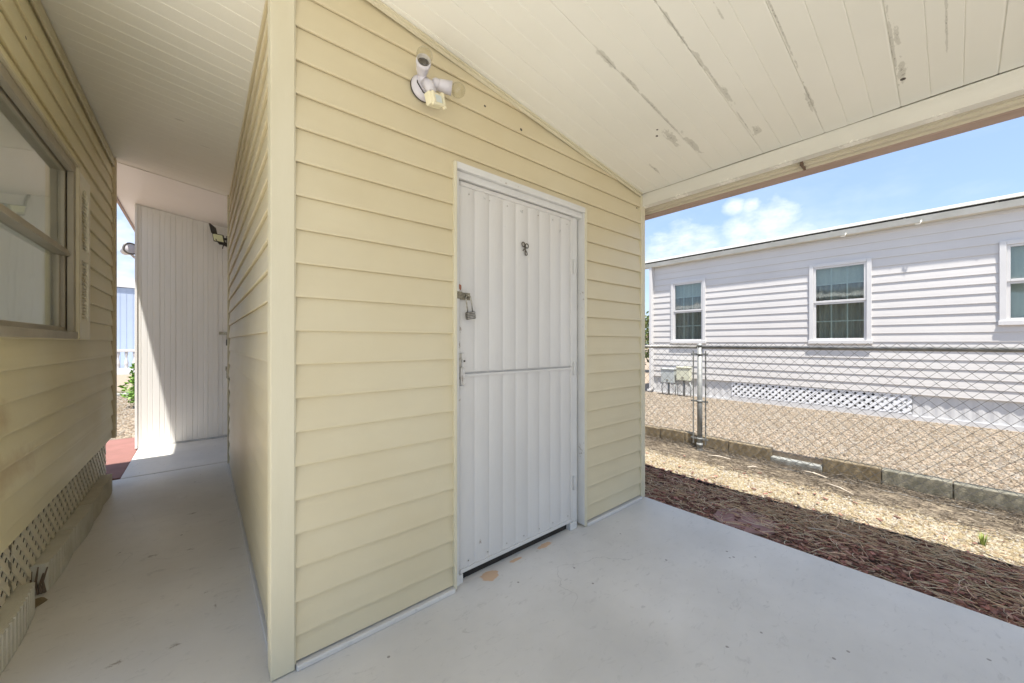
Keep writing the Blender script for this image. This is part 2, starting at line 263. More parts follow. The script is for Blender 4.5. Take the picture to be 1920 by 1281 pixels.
# ------------------------------------------------------------ mesh helpers
class MB:
    def __init__(s): s.v = []; s.f = []; s.smooth = set()
    def quadloop(s, pts, close=True):
        i = len(s.v); s.v += [tuple(p) for p in pts]; s.f.append(tuple(range(i, i+len(pts))))
    def box(s, x0, x1, y0, y1, z0, z1):
        i = len(s.v)
        s.v += [(x0,y0,z0),(x1,y0,z0),(x1,y1,z0),(x0,y1,z0),(x0,y0,z1),(x1,y0,z1),(x1,y1,z1),(x0,y1,z1)]
        s.f += [tuple(i+k for k in q) for q in ((3,2,1,0),(4,5,6,7),(0,1,5,4),(1,2,6,5),(2,3,7,6),(3,0,4,7))]
        return s
    def prism(s, poly, d, closed=True):
        """poly: 3D points, extruded by vector d"""
        n = len(poly); i = len(s.v); d = Vector(d)
        s.v += [tuple(p) for p in poly] + [tuple(Vector(p)+d) for p in poly]
        s.f += [tuple(range(i+n-1, i-1, -1)), tuple(range(i+n, i+2*n))]
        for k in range(n): s.f.append((i+k, i+(k+1) % n, i+n+(k+1) % n, i+n+k))
        return s
    def obox(s, c, ax, ay, az):
        """box from centre and three half-axis vectors"""
        c, ax, ay, az = map(Vector, (c, ax, ay, az)); i = len(s.v)
        for sz in (-1, 1):
            for sx, sy in ((-1,-1),(1,-1),(1,1),(-1,1)): s.v.append(tuple(c+ax*sx+ay*sy+az*sz))
        s.f += [tuple(i+k for k in q) for q in ((3,2,1,0),(4,5,6,7),(0,1,5,4),(1,2,6,5),(2,3,7,6),(3,0,4,7))]
        return s
    def tube(s, pts, r, n=8, caps=True):
        pts = [Vector(p) for p in pts]; rs = r if isinstance(r, (list, tuple)) else [r]*len(pts)
        base = len(s.v); up = None
        for k, p in enumerate(pts):
            d = (pts[min(k+1, len(pts)-1)] - pts[max(k-1, 0)])
            if d.length < 1e-9: d = Vector((0, 0, 1))
            d.normalize()
            if up is None:
                up = Vector((0, 0, 1)) if abs(d.z) < .9 else Vector((1, 0, 0))
            a = d.cross(up); a.normalize(); b = a.cross(d); b.normalize(); up = b
            for j in range(n):
                t = 2*math.pi*j/n; s.v.append(tuple(p + (a*math.cos(t)+b*math.sin(t))*rs[k]))
        for k in range(len(pts)-1):
            for j in range(n):
                a0 = base+k*n+j; a1 = base+k*n+(j+1) % n
                s.smooth.add(len(s.f)); s.f.append((a0, a1, a1+n, a0+n))
        if caps:
            s.f.append(tuple(range(base+n-1, base-1, -1))); e = base+(len(pts)-1)*n; s.f.append(tuple(range(e, e+n)))
        return s
    def lathe(s, prof, c, axis=(0, 0, 1), n=20):
        """prof: [(r, h)] along axis from c"""
        ax = Vector(axis).normalized(); c = Vector(c)
        a = ax.orthogonal().normalized(); b = ax.cross(a); base = len(s.v)
        for r, h in prof:
            for j in range(n):
                t = 2*math.pi*j/n; s.v.append(tuple(c+ax*h+(a*math.cos(t)+b*math.sin(t))*max(r, 1e-4)))
        for k in range(len(prof)-1):
            for j in range(n):
                a0 = base+k*n+j; a1 = base+k*n+(j+1) % n; s.smooth.add(len(s.f)); s.f.append((a0, a1, a1+n, a0+n))
        s.f.append(tuple(range(base+n-1, base-1, -1))); e = base+(len(prof)-1)*n; s.f.append(tuple(range(e, e+n)))
        return s
    def build(s, name, mat, root=None, part=None, bevel=0, cuts=None, origin=None):
        me = bpy.data.meshes.new(name)
        org = origin if origin is not None else (Vector(root['_o']) if root is not None else Vector((0, 0, 0)))
        me.from_pydata([tuple(Vector(p)-Vector(org)) for p in s.v], [], s.f)
        if s.smooth:
            for i in s.smooth: me.polygons[i].use_smooth = True
        bm = bmesh.new(); bm.from_mesh(me)
        for co, no in (cuts or []):   # keep the side the normal points away from
            bmesh.ops.bisect_plane(bm, geom=bm.verts[:]+bm.edges[:]+bm.faces[:], plane_co=Vector(co)-Vector(org), plane_no=Vector(no), clear_outer=True)
        bmesh.ops.recalc_face_normals(bm, faces=bm.faces[:])
        bm.to_mesh(me); bm.free()
        o = bpy.data.objects.new(name, me); COL.objects.link(o); me.materials.append(M[mat])
        if bevel:
            b = o.modifiers.new('bevel', 'BEVEL'); b.width = bevel; b.segments = 2; b.limit_method = 'ANGLE'
        if part is not None: o.parent = part
        elif root is not None: o.parent = root
        else: o.location = org
        return o
ORG = []
def thing(name, label, cat, loc=(0, 0, 0), group=None):
    o = bpy.data.objects.new(name, None); COL.objects.link(o); o.location = loc; o.empty_display_size = .1
    o['label'] = label; o['category'] = cat; o['_o'] = list(loc); ORG.append(o)
    if group: o['group'] = group
    return o
def tag(o, label, cat, group=None, kind=None):
    if label: o['label'] = label
    if cat: o['category'] = cat
    if group: o['group'] = group
    if kind: o['kind'] = kind
    return o
def struct(o): o['kind'] = 'structure'; return o

CH = .127
def siding(mb, P, u0, u1, z0, z1, base, out=.0145, step=.28, wob=.0012, seed=0, curve=0.0):
    """horizontal lap siding; P(u, out, z) maps to the world. Courses break at base + k*CH"""
    rr = random.Random(seed); n = max(1, int((u1-u0)/step)); us = [u0+(u1-u0)*i/n for i in range(n+1)]
    k = math.floor((z0-base)/CH)
    while base+k*CH < z1-1e-6:
        zb, zt = base+k*CH, base+(k+1)*CH
        fr = [(.018, .0), (0, out-.003), (.015, out), (.06, out+.0004), (.16, out*.90), (.38, out*.72+curve), (.7, out*.36+curve), (1, .001)]
        pts = [(zb+a*CH, b) for a, b in fr]; lo, hi = max(z0, zb), min(z1, zt)
        cl = []
        for a, b in zip(pts, pts[1:]+[None]):
            if lo-1e-9 <= a[0] <= hi+1e-9: cl.append(a)
            if b is not None:
                for zc in (lo, hi):
                    if a[0] < zc-1e-9 and b[0] > zc+1e-9:
                        t = (zc-a[0])/(b[0]-a[0]); cl.append((zc, a[1]+t*(b[1]-a[1])))
        if len(cl) > 1:
            i = len(mb.v); m = len(cl); js = [rr.uniform(-wob, wob) for _ in us]
            for q, u in enumerate(us):
                for z, o in cl: mb.v.append(tuple(P(u, o+(js[q] if o > .002 else 0), z)))
            for q in range(len(us)-1):
                for j in range(m-1):
                    a = i+q*m+j; f = len(mb.f)
                    mb.f.append((a, a+m, a+m+1, a+1))
        k += 1

def RZ(x): return 2.75-.137*x          # underside of the sloping carport roof

# ------------------------------------------------------------ ground
struct(MB().box(-90, 90, -90, 90, -.6, -.06).build('ground', 'gravel_near'))
struct(MB().box(-90, -.66, 4.95, 90, -.058, -.03).build('gravel_path', 'gravel_far'))
struct(MB().box(4.56, 60, -40, 60, -.055, .098).build('gravel_yard', 'gravel_far'))
mb = MB().box(-.70, 2.70, -9, 4.80, -.055, 0)
struct(mb.build('carport_floor', 'painted_concrete', bevel=.006))
struct(MB().box(-5, 3.4, -14, -9.005, -.055, -.004).box(-5, -.705, -9, 1.94, -.055, -.004).build('bounce_driveway', 'pale_concrete'))  # out of view; widened and paled to bounce sunlight into the passage
struct(MB().box(-.56, 3.2, 4.806, 6.25, -.055, .002).build('passage_floor', 'painted_concrete', bevel=.006))
struct(MB().box(-2.6, -.566, 4.9, 6.35, -.057, -.012).build('red_pavement', 'red_concrete', bevel=.006))
struct(MB().box(-2.6, -.588, 6.358, 6.88, -.057, -.014).build('red_pavement', 'red_concrete', bevel=.006))
struct(MB().box(2.705, 3.45, -6, 7, -.057, -.045).build('mulch_bed', 'soil'))

# ------------------------------------------------------------ storage shed
shed = thing('storage_shed', 'cream yellow clapboard storage shed under the carport roof, with a white metal door', 'shed', (1.4, 3.1, 0))
FY = 1.592
mb = MB()
Pf = lambda u, o, z: (u, FY-o, z)
siding(mb, Pf, .255, .952, .03, 2.80, .122-CH, seed=1)
siding(mb, Pf, 1.963, 2.65, .03, 2.80, .122-CH, seed=2)
siding(mb, Pf, .952, 1.963, 2.112, 2.80, .122-CH, seed=3)
mb.box(.25, .95, FY+.001, FY+.06, .03, 2.9); mb.box(1.97, 2.66, FY+.001, FY+.06, .03, 2.9); mb.box(.95, 1.97, FY+.001, FY+.06, 2.09, 2.9)
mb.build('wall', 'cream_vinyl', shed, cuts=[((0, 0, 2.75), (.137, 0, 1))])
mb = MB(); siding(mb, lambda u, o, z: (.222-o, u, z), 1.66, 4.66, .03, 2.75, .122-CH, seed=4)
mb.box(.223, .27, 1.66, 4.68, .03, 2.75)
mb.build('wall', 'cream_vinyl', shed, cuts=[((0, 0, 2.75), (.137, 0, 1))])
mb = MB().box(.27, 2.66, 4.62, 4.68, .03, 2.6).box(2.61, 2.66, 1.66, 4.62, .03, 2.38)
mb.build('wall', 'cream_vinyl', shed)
# corner boards
mb = MB().box(.190, .266, 1.574, 1.594, .004, 2.72).box(.190, .212, 1.594, 1.655, .004, 2.72)
mb.box(.2665, .2705, 1.577, 1.5915, .02, 2.70)
mb.build('corner_board', 'cream_trim', shed, bevel=.003)
MB().box(.2045, .2125, 1.6555, 1.674, .01, 2.70).build('corner_board', 'tan_trim', shed)
MB().box(2.638, 2.692, 1.572, 1.632, .004, 2.375).build('corner_board', 'cream_trim', shed, bevel=.003)
MB().box(.198, .235, 4.662, 4.70, .004, 2.70).build('corner_board', 'cream_trim', shed, bevel=.003)
# foot curb and sloping top trim
for a_, b_ in ((.27, .95), (1.968, 2.64)): MB().box(a_, b_, 1.560, 1.60, .0, .022).build('base_curb', 'painted_concrete', shed, bevel=.005)
MB().box(.199, .2215, 1.67, 4.66, .0, .018).build('base_curb', 'painted_concrete', shed, bevel=.003)
mb = MB()
def slopestrip(mb, x0, x1, y0, y1, a, b):
    mb.prism([(x0, y0, RZ(x0)-a), (x1, y0, RZ(x1)-a), (x1, y0, RZ(x1)-b), (x0, y0, RZ(x0)-b)], (0, y1-y0, 0))
slopestrip(mb, .27, 2.636, 1.572, 1.5775, .027, .004); slopestrip(mb, .27, 2.636, 1.560, 1.572, .010, .002)
mb.build('top_trim', 'cream_trim', shed)
# door surround
mb = MB()
mb.box(.947, .962, 1.566, 1.60, .012, 2.112); mb.box(1.945, 1.966, 1.568, 1.655, .004, 2.112)
mb.build('door_trim', 'cream_trim', shed, bevel=.002)
mb = MB()
mb.box(.962, 1.945, 1.568, 1.600, 2.080, 2.114)                 # head casing
mb.box(.9625, 1.9445, 1.590, 1.64, 2.045, 2.0795)
mb.box(.9625, .983, 1.584, 1.64, .012, 2.0445); mb.box(1.872, 1.912, 1.612, 1.65, .02, 2.0445); mb.box(1.9125, 1.9445, 1.632, 1.655, .02, 2.0445)
mb.box(.9625, 1.02, 1.605, 1.64, .0, .046); mb.box(1.835, 1.90, 1.600, 1.64, .0, .046)
mb.box(1.9395, 1.9445, 1.572, 1.6315, .012, 2.0795)
mb.build('door_frame', 'frame_white', shed, bevel=.002)
MB().box(1.021, 1.834, 1.635, 1.68, -.001, .047).build('door_gap_shade', 'void_shade', shed)  # dark box standing in for the shade in the gap under the door
door = None
mb = MB(); X0, X1 = .985, 1.870; LY = 1.616
def leaf(mb, z0, z1):
    n = 9; w = (X1-X0-.036)/n; xs = [(X0, 0), (X0+.017, 0)]
    for k in range(n):
        for j in range(9):
            s = j/8; xs.append((X0+.018+w*(k+s), .0005+.0068*math.sin(math.pi*s)**.8))
    xs += [(X1-.017, 0), (X1, 0)]
    i = len(mb.v)
    for x, o in xs: mb.v += [(x, LY-o, z0), (x, LY-o, z1)]
    for q in range(len(xs)-1): mb.f.append((i+2*q, i+2*q+2, i+2*q+3, i+2*q+1))
leaf(mb, .05, 1.052); leaf(mb, 1.070, 2.04)
mb.box(X0, X1, LY+.003, LY+.028, .05, 2.04)
door = mb.build('door', 'door_white', shed)
mb = MB().box(X0+.0, X0+.018, LY-.006, LY+.002, .05, 2.04).box(X1-.022, X1, LY-.006, LY+.002, .05, 2.04)
mb.box(X0+.0185, X1-.0225, LY-.012, LY+.002, .05, .070); mb.box(X0+.0185, X1-.0225, LY-.012, LY+.002, 2.018, 2.04)
mb.box(X0+.0185, X1-.0225, LY-.0145, LY-.002, 1.046, 1.060)
mb.build('rim', 'door_white', shed, part=door, bevel=.0015)
for k in range(7):
    for z in (1.985, .10): MB().lathe([(.004, 0), (.003, .002)], (1.06+k*.125+rnd.uniform(-.01, .01), LY-.0095, z), (0, -1, 0), 8).build('rivet', 'steel', shed, part=door)
for z in (.30, 1.05, 1.72):
    MB().box(1.8715, 1.8765, 1.600, 1.613, z-.045, z+.045).tube([(1.874, 1.602, z-.045), (1.874, 1.602, z+.045)], .0045, 8).build('hinge', 'frame_white', shed, part=door)
# hasp
mb = MB().box(.966, .998, 1.578, 1.583, 1.440, 1.476).box(.998, 1.055, 1.594, 1.599, 1.438, 1.474).box(.996, 1.0, 1.578, 1.599, 1.440, 1.474)
mb.tube([(1.026, 1.596, 1.470), (1.026, 1.580, 1.468), (1.032, 1.578, 1.452), (1.040, 1.596, 1.448)], .0035, 8)
mb.lathe([(.006, 0), (.004, .003)], (.972, 1.578, 1.466), (0, -1, 0), 8); mb.lathe([(.006, 0), (.004, .003)], (.972, 1.578, 1.450), (0, -1, 0), 8)
mb.build('hasp', 'hasp_bronze', shed, part=door, bevel=.001)
# lower latch
mb = MB().box(.985, 1.004, 1.592, 1.612, 1.098, 1.168)
mb.build('latch', 'steel', shed, part=door, bevel=.002)
mb = MB().box(1.004, 1.024, 1.598, 1.606, 1.005, 1.165).lathe([(.011, 0), (.011, .01), (.006, .012)], (1.016, 1.600, 1.128), (0, -1, 0), 16)
mb.tube([(1.008, 1.598, 1.10), (1.008, 1.578, 1.09), (1.008, 1.576, 1.02), (1.008, 1.598, 1.01)], .004, 8)
mb.box(.986, 1.026, 1.600, 1.606, .992, 1.002)
mb.build('handle', 'door_white', shed, part=door, bevel=.0015)
MB().lathe([(.0055, 0), (.0055, .002)], (1.016, 1.588, 1.128), (0, -1, 0), 12).build('keyhole', 'black_plastic', shed, part=door)
# the two dark metal digits, overlapping and tilted
def ring(cx, cz, a, b, rot, t0=0, t1=360, n=20):
    out = []
    for k in range(n+1):
        t = R(t0+(t1-t0)*k/n); x, z = a*math.cos(t), b*math.sin(t)
        out.append((cx+x*math.cos(rot)-z*math.sin(rot), 1.597, cz+x*math.sin(rot)+z*math.cos(rot)))
    return out
mb = MB(); mb.tube(ring(1.4235, 1.788, .0115, .0125, .3), .0032, 8)
a = [(1.430, 1.597, 1.779), (1.436, 1.597, 1.766), (1.440, 1.597, 1.757), (1.4515, 1.597, 1.744), (1.453, 1.597, 1.734), (1.446, 1.597, 1.727), (1.438, 1.597, 1.730), (1.437, 1.597, 1.744), (1.439, 1.597, 1.756)]
mb.tube(a, .0032, 8); mb.build('digit', 'brass_dark', shed, part=door)
mb = MB(); mb.tube(ring(1.4505, 1.783, .0115, .0125, -.2), .0032, 8)
mb.tube([(1.442, 1.594, 1.772), (1.434, 1.594, 1.764), (1.424, 1.594, 1.757), (1.417, 1.594, 1.750)], .0032, 8)
mb.build('digit', 'brass_dark', shed, part=door)

# padlock hanging from the hasp
pl = thing('padlock', 'small steel padlock hanging by a long shackle from the hasp of the shed door', 'padlock', (1.043, 1.583, 1.36))
Mx = Matrix.Rotation(R(-9), 3, 'Y')
def rotp(p, c=Vector((1.036, 1.583, 1.455))): return tuple(Mx @ (Vector(p)-c) + c)
mb = MB().obox(rotp((1.036, 1.583, 1.358)), Mx @ Vector((.024, 0, 0)), (0, .010, 0), Mx @ Vector((0, 0, .019)))
mb.build('body', 'socket_dark', pl, bevel=.003)
mb = MB()
for k in range(4): mb.obox(rotp((1.036, 1.583, 1.3455+k*.0085)), Mx @ Vector((.0252, 0, 0)), (0, .0112, 0), Mx @ Vector((0, 0, .0026)))
mb.build('lamination', 'steel', pl, bevel=.0008)
sh = [(1.021, 1.583, 1.375)] + [(1.036-.015*math.cos(t), 1.583, 1.445+.015*math.sin(t)) for t in [R(18*k) for k in range(11)]] + [(1.051, 1.583, 1.375)]
MB().tube([rotp(p) for p in sh], .0032, 8).build('shackle', 'steel', pl)

# twin flood light with motion sensor on the shed
sf = thing('security_light', 'twin clear bulb motion sensor light with aged cream sensor, high on the yellow shed wall', 'light', (.79, 1.57, 2.37))
MB().lathe([(.056, 0), (.058, .006), (.05, .022), (.03, .03)], (.782, 1.577, 2.392), (0, -1, 0), 28).build('base_plate', 'light_shell', sf)
MB().lathe([(.059, 0), (.059, .003)], (.782, 1.579, 2.392), (0, -1, 0), 28).build('gasket', 'black_plastic', sf)
MB().tube([(.782, 1.55, 2.40), (.787, 1.52, 2.38), (.79, 1.50, 2.335)], [.028, .024, .02], 14).build('bracket', 'light_shell', sf)
mb = MB(); ax = Vector((-.30, -.86, .10)).normalized(); c0 = Vector((.762, 1.545, 2.435))
mb.tube([(.778, 1.55, 2.388), tuple(c0)], [.02, .02], 12)
mb.lathe([(.020, 0), (.026, .02), (.029, .05), (.032, .058), (.032, .075), (.027, .075), (.026, .03), (.001, .028)], c0, ax, 24)
lh = mb.build('lamp_holder', 'light_shell', sf)
MB().lathe([(.025, .04), (.025, .060), (.001, .061)], c0, ax, 20).build('socket', 'socket_dark', sf, part=lh)
def bulbprof(r): return [(.012, 0), (.014, .012)] + [(r*math.sin(t), .012+r*1.0-r*math.cos(t)) for t in [R(25+15.4*k) for k in range(11)]]
MB().lathe(bulbprof(.034), c0+ax*.052, ax, 24).build('bulb', 'bulb_glass', sf, part=lh)
mb = MB(); ax2 = Vector((.88, -.42, -.10)).normalized(); c1 = Vector((.808, 1.535, 2.408))
mb.tube([(.79, 1.548, 2.40), tuple(c1)], [.014, .016], 12)
mb.lathe([(.018, 0), (.025, .012), (.025, .022), (.024, .024), (.027, .05), (.030, .09), (.026, .09), (.025, .03), (.001, .028)], c1, ax2, 24)
lh = mb.build('lamp_holder', 'light_shell', sf)
MB().lathe([(.024, .06), (.024, .084), (.001, .085)], c1, ax2, 20).build('socket', 'socket_dark', sf, part=lh)
MB().lathe(bulbprof(.033), c1+ax2*.075, ax2, 24).build('bulb', 'bulb_glass', sf, part=lh)
A = Matrix.Rotation(R(-14), 3, 'Y') @ Matrix.Rotation(R(10), 3, 'Z')
mb = MB(); pc = Vector((.798, 1.498, 2.308))
mb.obox(pc, A @ Vector((.036, 0, 0)), A @ Vector((0, .018, 0)), A @ Vector((0, 0, .026)))
pir = mb.build('sensor_box', 'aged_cream_plastic', sf, bevel=.004)
mb = MB(); mb.obox(pc+A @ Vector((.036, -.022, -.006)), A @ Vector((.006, 0, 0)), A @ Vector((0, .008, 0)), A @ Vector((0, 0, .034)))
mb.obox(pc+A @ Vector((-.022, -.022, 0)), A @ Vector((.007, 0, 0)), A @ Vector((0, .010, 0)), A @ Vector((0, 0, .022)))
mb.obox(pc+A @ Vector((.006, -.022, -.027)), A @ Vector((.036, 0, 0)), A @ Vector((0, .008, 0)), A @ Vector((0, 0, .006)))
mb.build('sensor_hood', 'aged_cream_plastic', sf, part=pir, bevel=.003)
MB().obox(pc+A @ Vector((.010, -.0195, -.003)), A @ Vector((.018, 0, 0)), A @ Vector((0, .003, 0)), A @ Vector((0, 0, .016))).build('sensor_lens', 'grille', sf, part=pir)
MB().tube([(.748, 1.56, 2.41), (.735, 1.53, 2.375), (.752, 1.51, 2.33), (.775, 1.50, 2.315)], .003, 6).build('cable', 'black_plastic', sf)

# ------------------------------------------------------------ carport roof
roof = thing('carport_roof', 'sloping white carport roof with seamed peeling ceiling panels over the concrete floor', 'roof', (1, 0, 2.6))
def ceiling(mb, x0, x1, y0, y1, seam_y, pitch, th=.07):
    ys = []
    k = math.floor((y0-seam_y)/pitch)
    while seam_y+k*pitch < y1+pitch:
        s = seam_y+k*pitch; j = rnd.uniform(-.0015, .0015)
        ys += [(s-.006, 0), (s-.0018, .0), (s-.0014, .0035), (s+.0014, .0035), (s+.0022, 0.0012), (s+.008, 0)]
        for q in (1, 2):
            c = s+pitch*q/3; ys += [(c-.0025, 0), (c, .0022), (c+.0025, 0)]
        k += 1
    ys = [(y, d) for y, d in ys if y0 < y < y1]; ys = [(y0, 0)]+ys+[(y1, 0)]
    n = 6; i = len(mb.v)
    for q in range(n+1):
        x = x0+(x1-x0)*q/n
        for y, d in ys: mb.v.append((x, y, RZ(x)+d + .0015*math.sin(y*7+x*3)))
    m = len(ys)
    for q in range(n):
        for j in range(m-1): a = i+q*m+j; mb.f.append((a, a+1, a+m+1, a+m))
    mb.prism([(x0, y0, RZ(x0)+.02), (x1, y0, RZ(x1)+.02), (x1, y0, RZ(x1)+th), (x0, y0, RZ(x0)+th)], (0, y1-y0, 0))
mb = MB(); ceiling(mb, -.60, 2.652, -4.5, 4.78, .17, .2925)
mb.prism([(-1.25, 1.14, RZ(-1.25)), (-.602, 1.14, RZ(-.602)), (-.602, 1.14, RZ(-.602)+.05), (-1.25, 1.14, RZ(-1.25)+.05)], (0, .79, 0))  # added roof strip out of view, keeps a sun patch off the floor
mb.build('ceiling_panel', 'ceiling_paint', roof)
mb = MB(); mb.prism([(-.72, 4.782, RZ(-.72)-.004), (2.652, 4.782, RZ(2.652)-.004), (2.652, 4.782, RZ(2.652)+.05), (-.72, 4.782, RZ(-.72)+.05)], (0, 3.6, 0))
mb.build('ceiling_panel', 'ceiling_white', roof)
MB().box(-.745, -.722, 4.76, 8.4, 2.83, 2.915).build('fascia', 'fascia_brown', roof)
mb = MB().box(2.654, 2.70, -4.5, 4.8, 2.296, 2.3845); mb.box(2.650, 2.712, -4.5, 4.8, 2.288, 2.2955)
mb.build('beam', 'beam_paint', roof, bevel=.002)
mb = MB().box(2.7125, 2.735, -4.5, 4.8, 2.302, 2.44); mb.box(2.7355, 2.752, -4.5, 4.8, 2.290, 2.302); mb.box(2.7525, 2.80, -4.5, 4.8, 2.282, 2.30)
mb.box(2.752, 2.757, -4.5, 4.8, 2.276, 2.2815); mb.box(2.801, 2.806, -4.5, 4.8, 2.27, 2.40)
gut = mb.build('gutter', 'gutter_cream', roof, bevel=.001)
MB().box(2.7135, 2.808, .577, .588, 2.268, 2.301).build('splice', 'splice_dark', roof, part=gut)
MB().box(2.8065, 2.90, -4.52, 4.82, 2.262, 2.42).build('fascia', 'fascia_brown', roof, bevel=.002)
MB().prism([(2.5, -4.52, 2.49), (3.04, -4.52, 2.424), (3.04, -4.52, 2.437), (2.5, -4.52, 2.505)], (0, 9.34, 0)).build('roof_edge', 'house_gutter', roof)  # hidden behind the fascia, extended so its shadow covers the mulch

# ------------------------------------------------------------ mobile home on the left
home = thing('mobile_home', 'cream clapboard mobile home along the left side of the passage, with a tan framed window', 'house', (-.6, 2, 0))
WX = -.598; P = lambda u, o, z: (WX+o, u, z); B = 1.365-10*CH
WY0, WY1, WZ0, WZ1 = 2.10, 3.362, 1.262, 2.268      # window opening
mb = MB()
siding(mb, P, 1.96, 4.655, .412, WZ0, B, seed=11, curve=.001)
siding(mb, P, 1.96, WY0, WZ0, WZ1, B, seed=12, curve=.001)
siding(mb, P, WY1, 4.655, WZ0, WZ1, B, seed=13, curve=.001)
siding(mb, P, 1.96, 4.655, WZ1, 2.86, B, seed=14, curve=.001)
for a, b, c, d in ((1.96, 4.66, .412, WZ0), (1.96, WY0, WZ0, WZ1), (WY1, 4.66, WZ0, WZ1), (1.96, 4.66, WZ1, 2.84)): mb.box(WX-.08, WX-.001, a, b, c, d)
mb.build('wall', 'home_vinyl_lightened', home, cuts=[((0, 0, 2.748), (.137, 0, 1))])
MB().box(-2.3, -.68, 4.60, 4.70, .41, 2.86).build('wall', 'home_vinyl_lightened', home)
MB().box(-2.3, -.61, 1.94, 1.959, .41, 2.86).build('wall', 'home_vinyl_lightened', home)  # unseen end wall: home cut short here to let light into the passage
MB().box(-.618, -.568, 4.656, 4.712, .40, 2.82).build('corner_board', 'tan_trim', home, bevel=.004)
mb = MB().box(WX+.001, WX+.020, 1.96, 4.655, 2.795, 2.825).box(WX+.0145, WX+.024, 1.96, 4.655, 2.742, 2.794)
mb.build('top_trim', 'cream_trim', home, bevel=.003)
MB().box(-2.4, -.61, 1.93, 4.80, 2.86, 3.02).build('roof', 'metal_roof', home)
MB().box(-2.3, -2.2, 1.96, 4.6, .41, .95).build('wall', 'home_vinyl_lightened', home)  # unseen side, left open above so daylight reaches the curtain
MB().box(-2.2, -.70, 1.97, 4.59, .42, .46).build('floor', 'blind_pale', home)
win = MB().box(-.600, -.574, WY1-.050, WY1, WZ0, WZ1).box(-.600, -.574, WY0, WY0+.05, WZ0, WZ1).box(-.600, -.572, WY0+.05, WY1-.05, WZ1-.05, WZ1).box(-.600, -.566, WY0-.01, WY1+.012, WZ0-.018, WZ0+.022)
win.box(-.66, -.605, WY1-.068, WY1-.001, WZ0+.01, WZ1-.01).box(-.66, -.6055, WY0+.05, WY1-.0685, WZ1-.06, WZ1-.01).box(-.66, -.6055, WY0+.05, WY1-.0685, WZ0+.023, WZ0+.05).box(-.66, -.605, WY0, WY0+.06, WZ0+.01, WZ1-.01)
win = win.build('window', 'metal_frame_tan', home, bevel=.003)
MB().box(-.606, -.560, WY1+.0005, WY1+.016, WZ0-.02, WZ1+.012).box(-.606, -.560, WY0-.01, WY1+.0, WZ1+.0005, WZ1+.014).build('casing', 'cream_trim', home, part=win, bevel=.002)
mr = MB().box(-.645, -.585, WY0+.06, WY1-.06, 1.722, 1.742).box(-.645, -.592, WY0+.06, WY1-.062, 1.7425, 1.760)
mr.build('sash', 'metal_frame_tan', home, part=win, bevel=.003)
MB().box(-.640, -.618, WY1-.105, WY1-.069, WZ0+.05, 1.7215).build('sash', 'metal_frame_tan', home, part=win, bevel=.003)
MB().box(-.632, -.628, WY0+.06, WY1-.10, WZ0+.05, 1.722).build('pane', 'glass_clear', home, part=win)
MB().box(-.622, -.618, WY0+.06, WY1-.068, 1.76, WZ1-.06).build('pane', 'glass_clear', home, part=win)
mb = MB(); n = 60; i = 0
ys = [WY0-.05+(WY1-.105-WY0+.05)*k/n for k in range(n+1)]
for y in ys:
    o = .004*math.sin(y*38); mb.v += [(-.665+o, y, 1.2), (-.665+o, y, 2.3)]
for k in range(n): mb.f.append((2*k, 2*k+2, 2*k+3, 2*k+1))
mb.build('curtain', 'sheer', home, part=win)

# shutter
sy0, sy1 = 3.405, 3.685
mb = MB()
mb.box(-.590, -.566, sy0, sy0+.05, 1.243, 2.262).box(-.590, -.566, sy1-.05, sy1, 1.243, 2.262).box(-.590, -.5665, sy0+.05, sy1-.05, 1.243, 1.36).box(-.590, -.5665, sy0+.05, sy1-.05, 1.735, 1.80)
# arched head
pts = [(-.566, sy0+.05, 2.262), (-.566, sy1-.05, 2.262)]
arc = [(-.566, (sy0+sy1)/2+.09*math.cos(t), 2.10+.085*math.sin(t)) for t in [R(15*k) for k in range(13)]]
for k in range(12):
    a, b = arc[k], arc[k+1]; mb.prism([a, b, (-.566, b[1], 2.262), (-.566, a[1], 2.262)], (-.024, 0, 0))
mb.box(-.592, -.588, sy0+.01, sy1-.01, 1.25, 2.25)
sh = mb.build('shutter', 'shutter_pale', home, bevel=.001)
mb = MB()
for z0, z1 in ((1.37, 1.73), (1.81, 2.19)):
    z = z0
    while z < z1:
        hw = .09 if z < 2.10 else .09*math.sqrt(max(0.02, 1-((z-2.10)/.085)**2)) if z < 2.185 else 0
        if hw > .02: mb.obox((-.579, (sy0+sy1)/2, z), (0, hw, 0), (.007, 0, -.008), (.001, 0, .0012))
        z += .021
mb.build('louvre', 'shutter_pale', home, part=sh)
# lattice skirt
def lattice(mb, P, u0, u1, z0, z1, pitch, wd, th, depth=0.0):
    """two layers of diagonal strips as long boxes (clipped by the caller)"""
    H = z1-z0; L = .5*(H+.04)
    for layer, sg in ((0, 1), (1, -1)):
        c = u0-H
        while c < u1+H:
            mid = Vector((c+H/2, 0, (z0+z1)/2)); d = Vector((sg, 0, 1)).normalized(); nn = Vector((-d.z, 0, d.x))
            a = d*(L*1.42); b = nn*(wd/2)
            q = [mid-a-b, mid+a-b, mid+a+b, mid-a+b]; o0 = depth+layer*th
            mb.prism([P(v.x, o0, v.z) for v in q], Vector(P(0, th*.96, 0))-Vector(P(0, 0, 0)))
            c += pitch
def skirtpanel(name, mat, root, P, u0, u1, z0, z1, pitch, wd, th, udir, cutx=None):
    mb = MB(); lattice(mb, P, u0, u1, z0, z1, pitch, wd, th)
    U = Vector(udir); c0, c1 = Vector(P(u0, 0, z0)), Vector(P(u1, 0, z1))
    return mb.build(name, mat, root, cuts=[(c0, -U), (c1, U), (c0, (0, 0, -1)), (c1, (0, 0, 1))])
PL = lambda u, o, z: (-.634+o, u, z)
skirtpanel('lattice_panel', 'lattice_cream', home, PL, 2.605, 4.665, .02, .42, .080, .029, .004, (0, 1, 0))
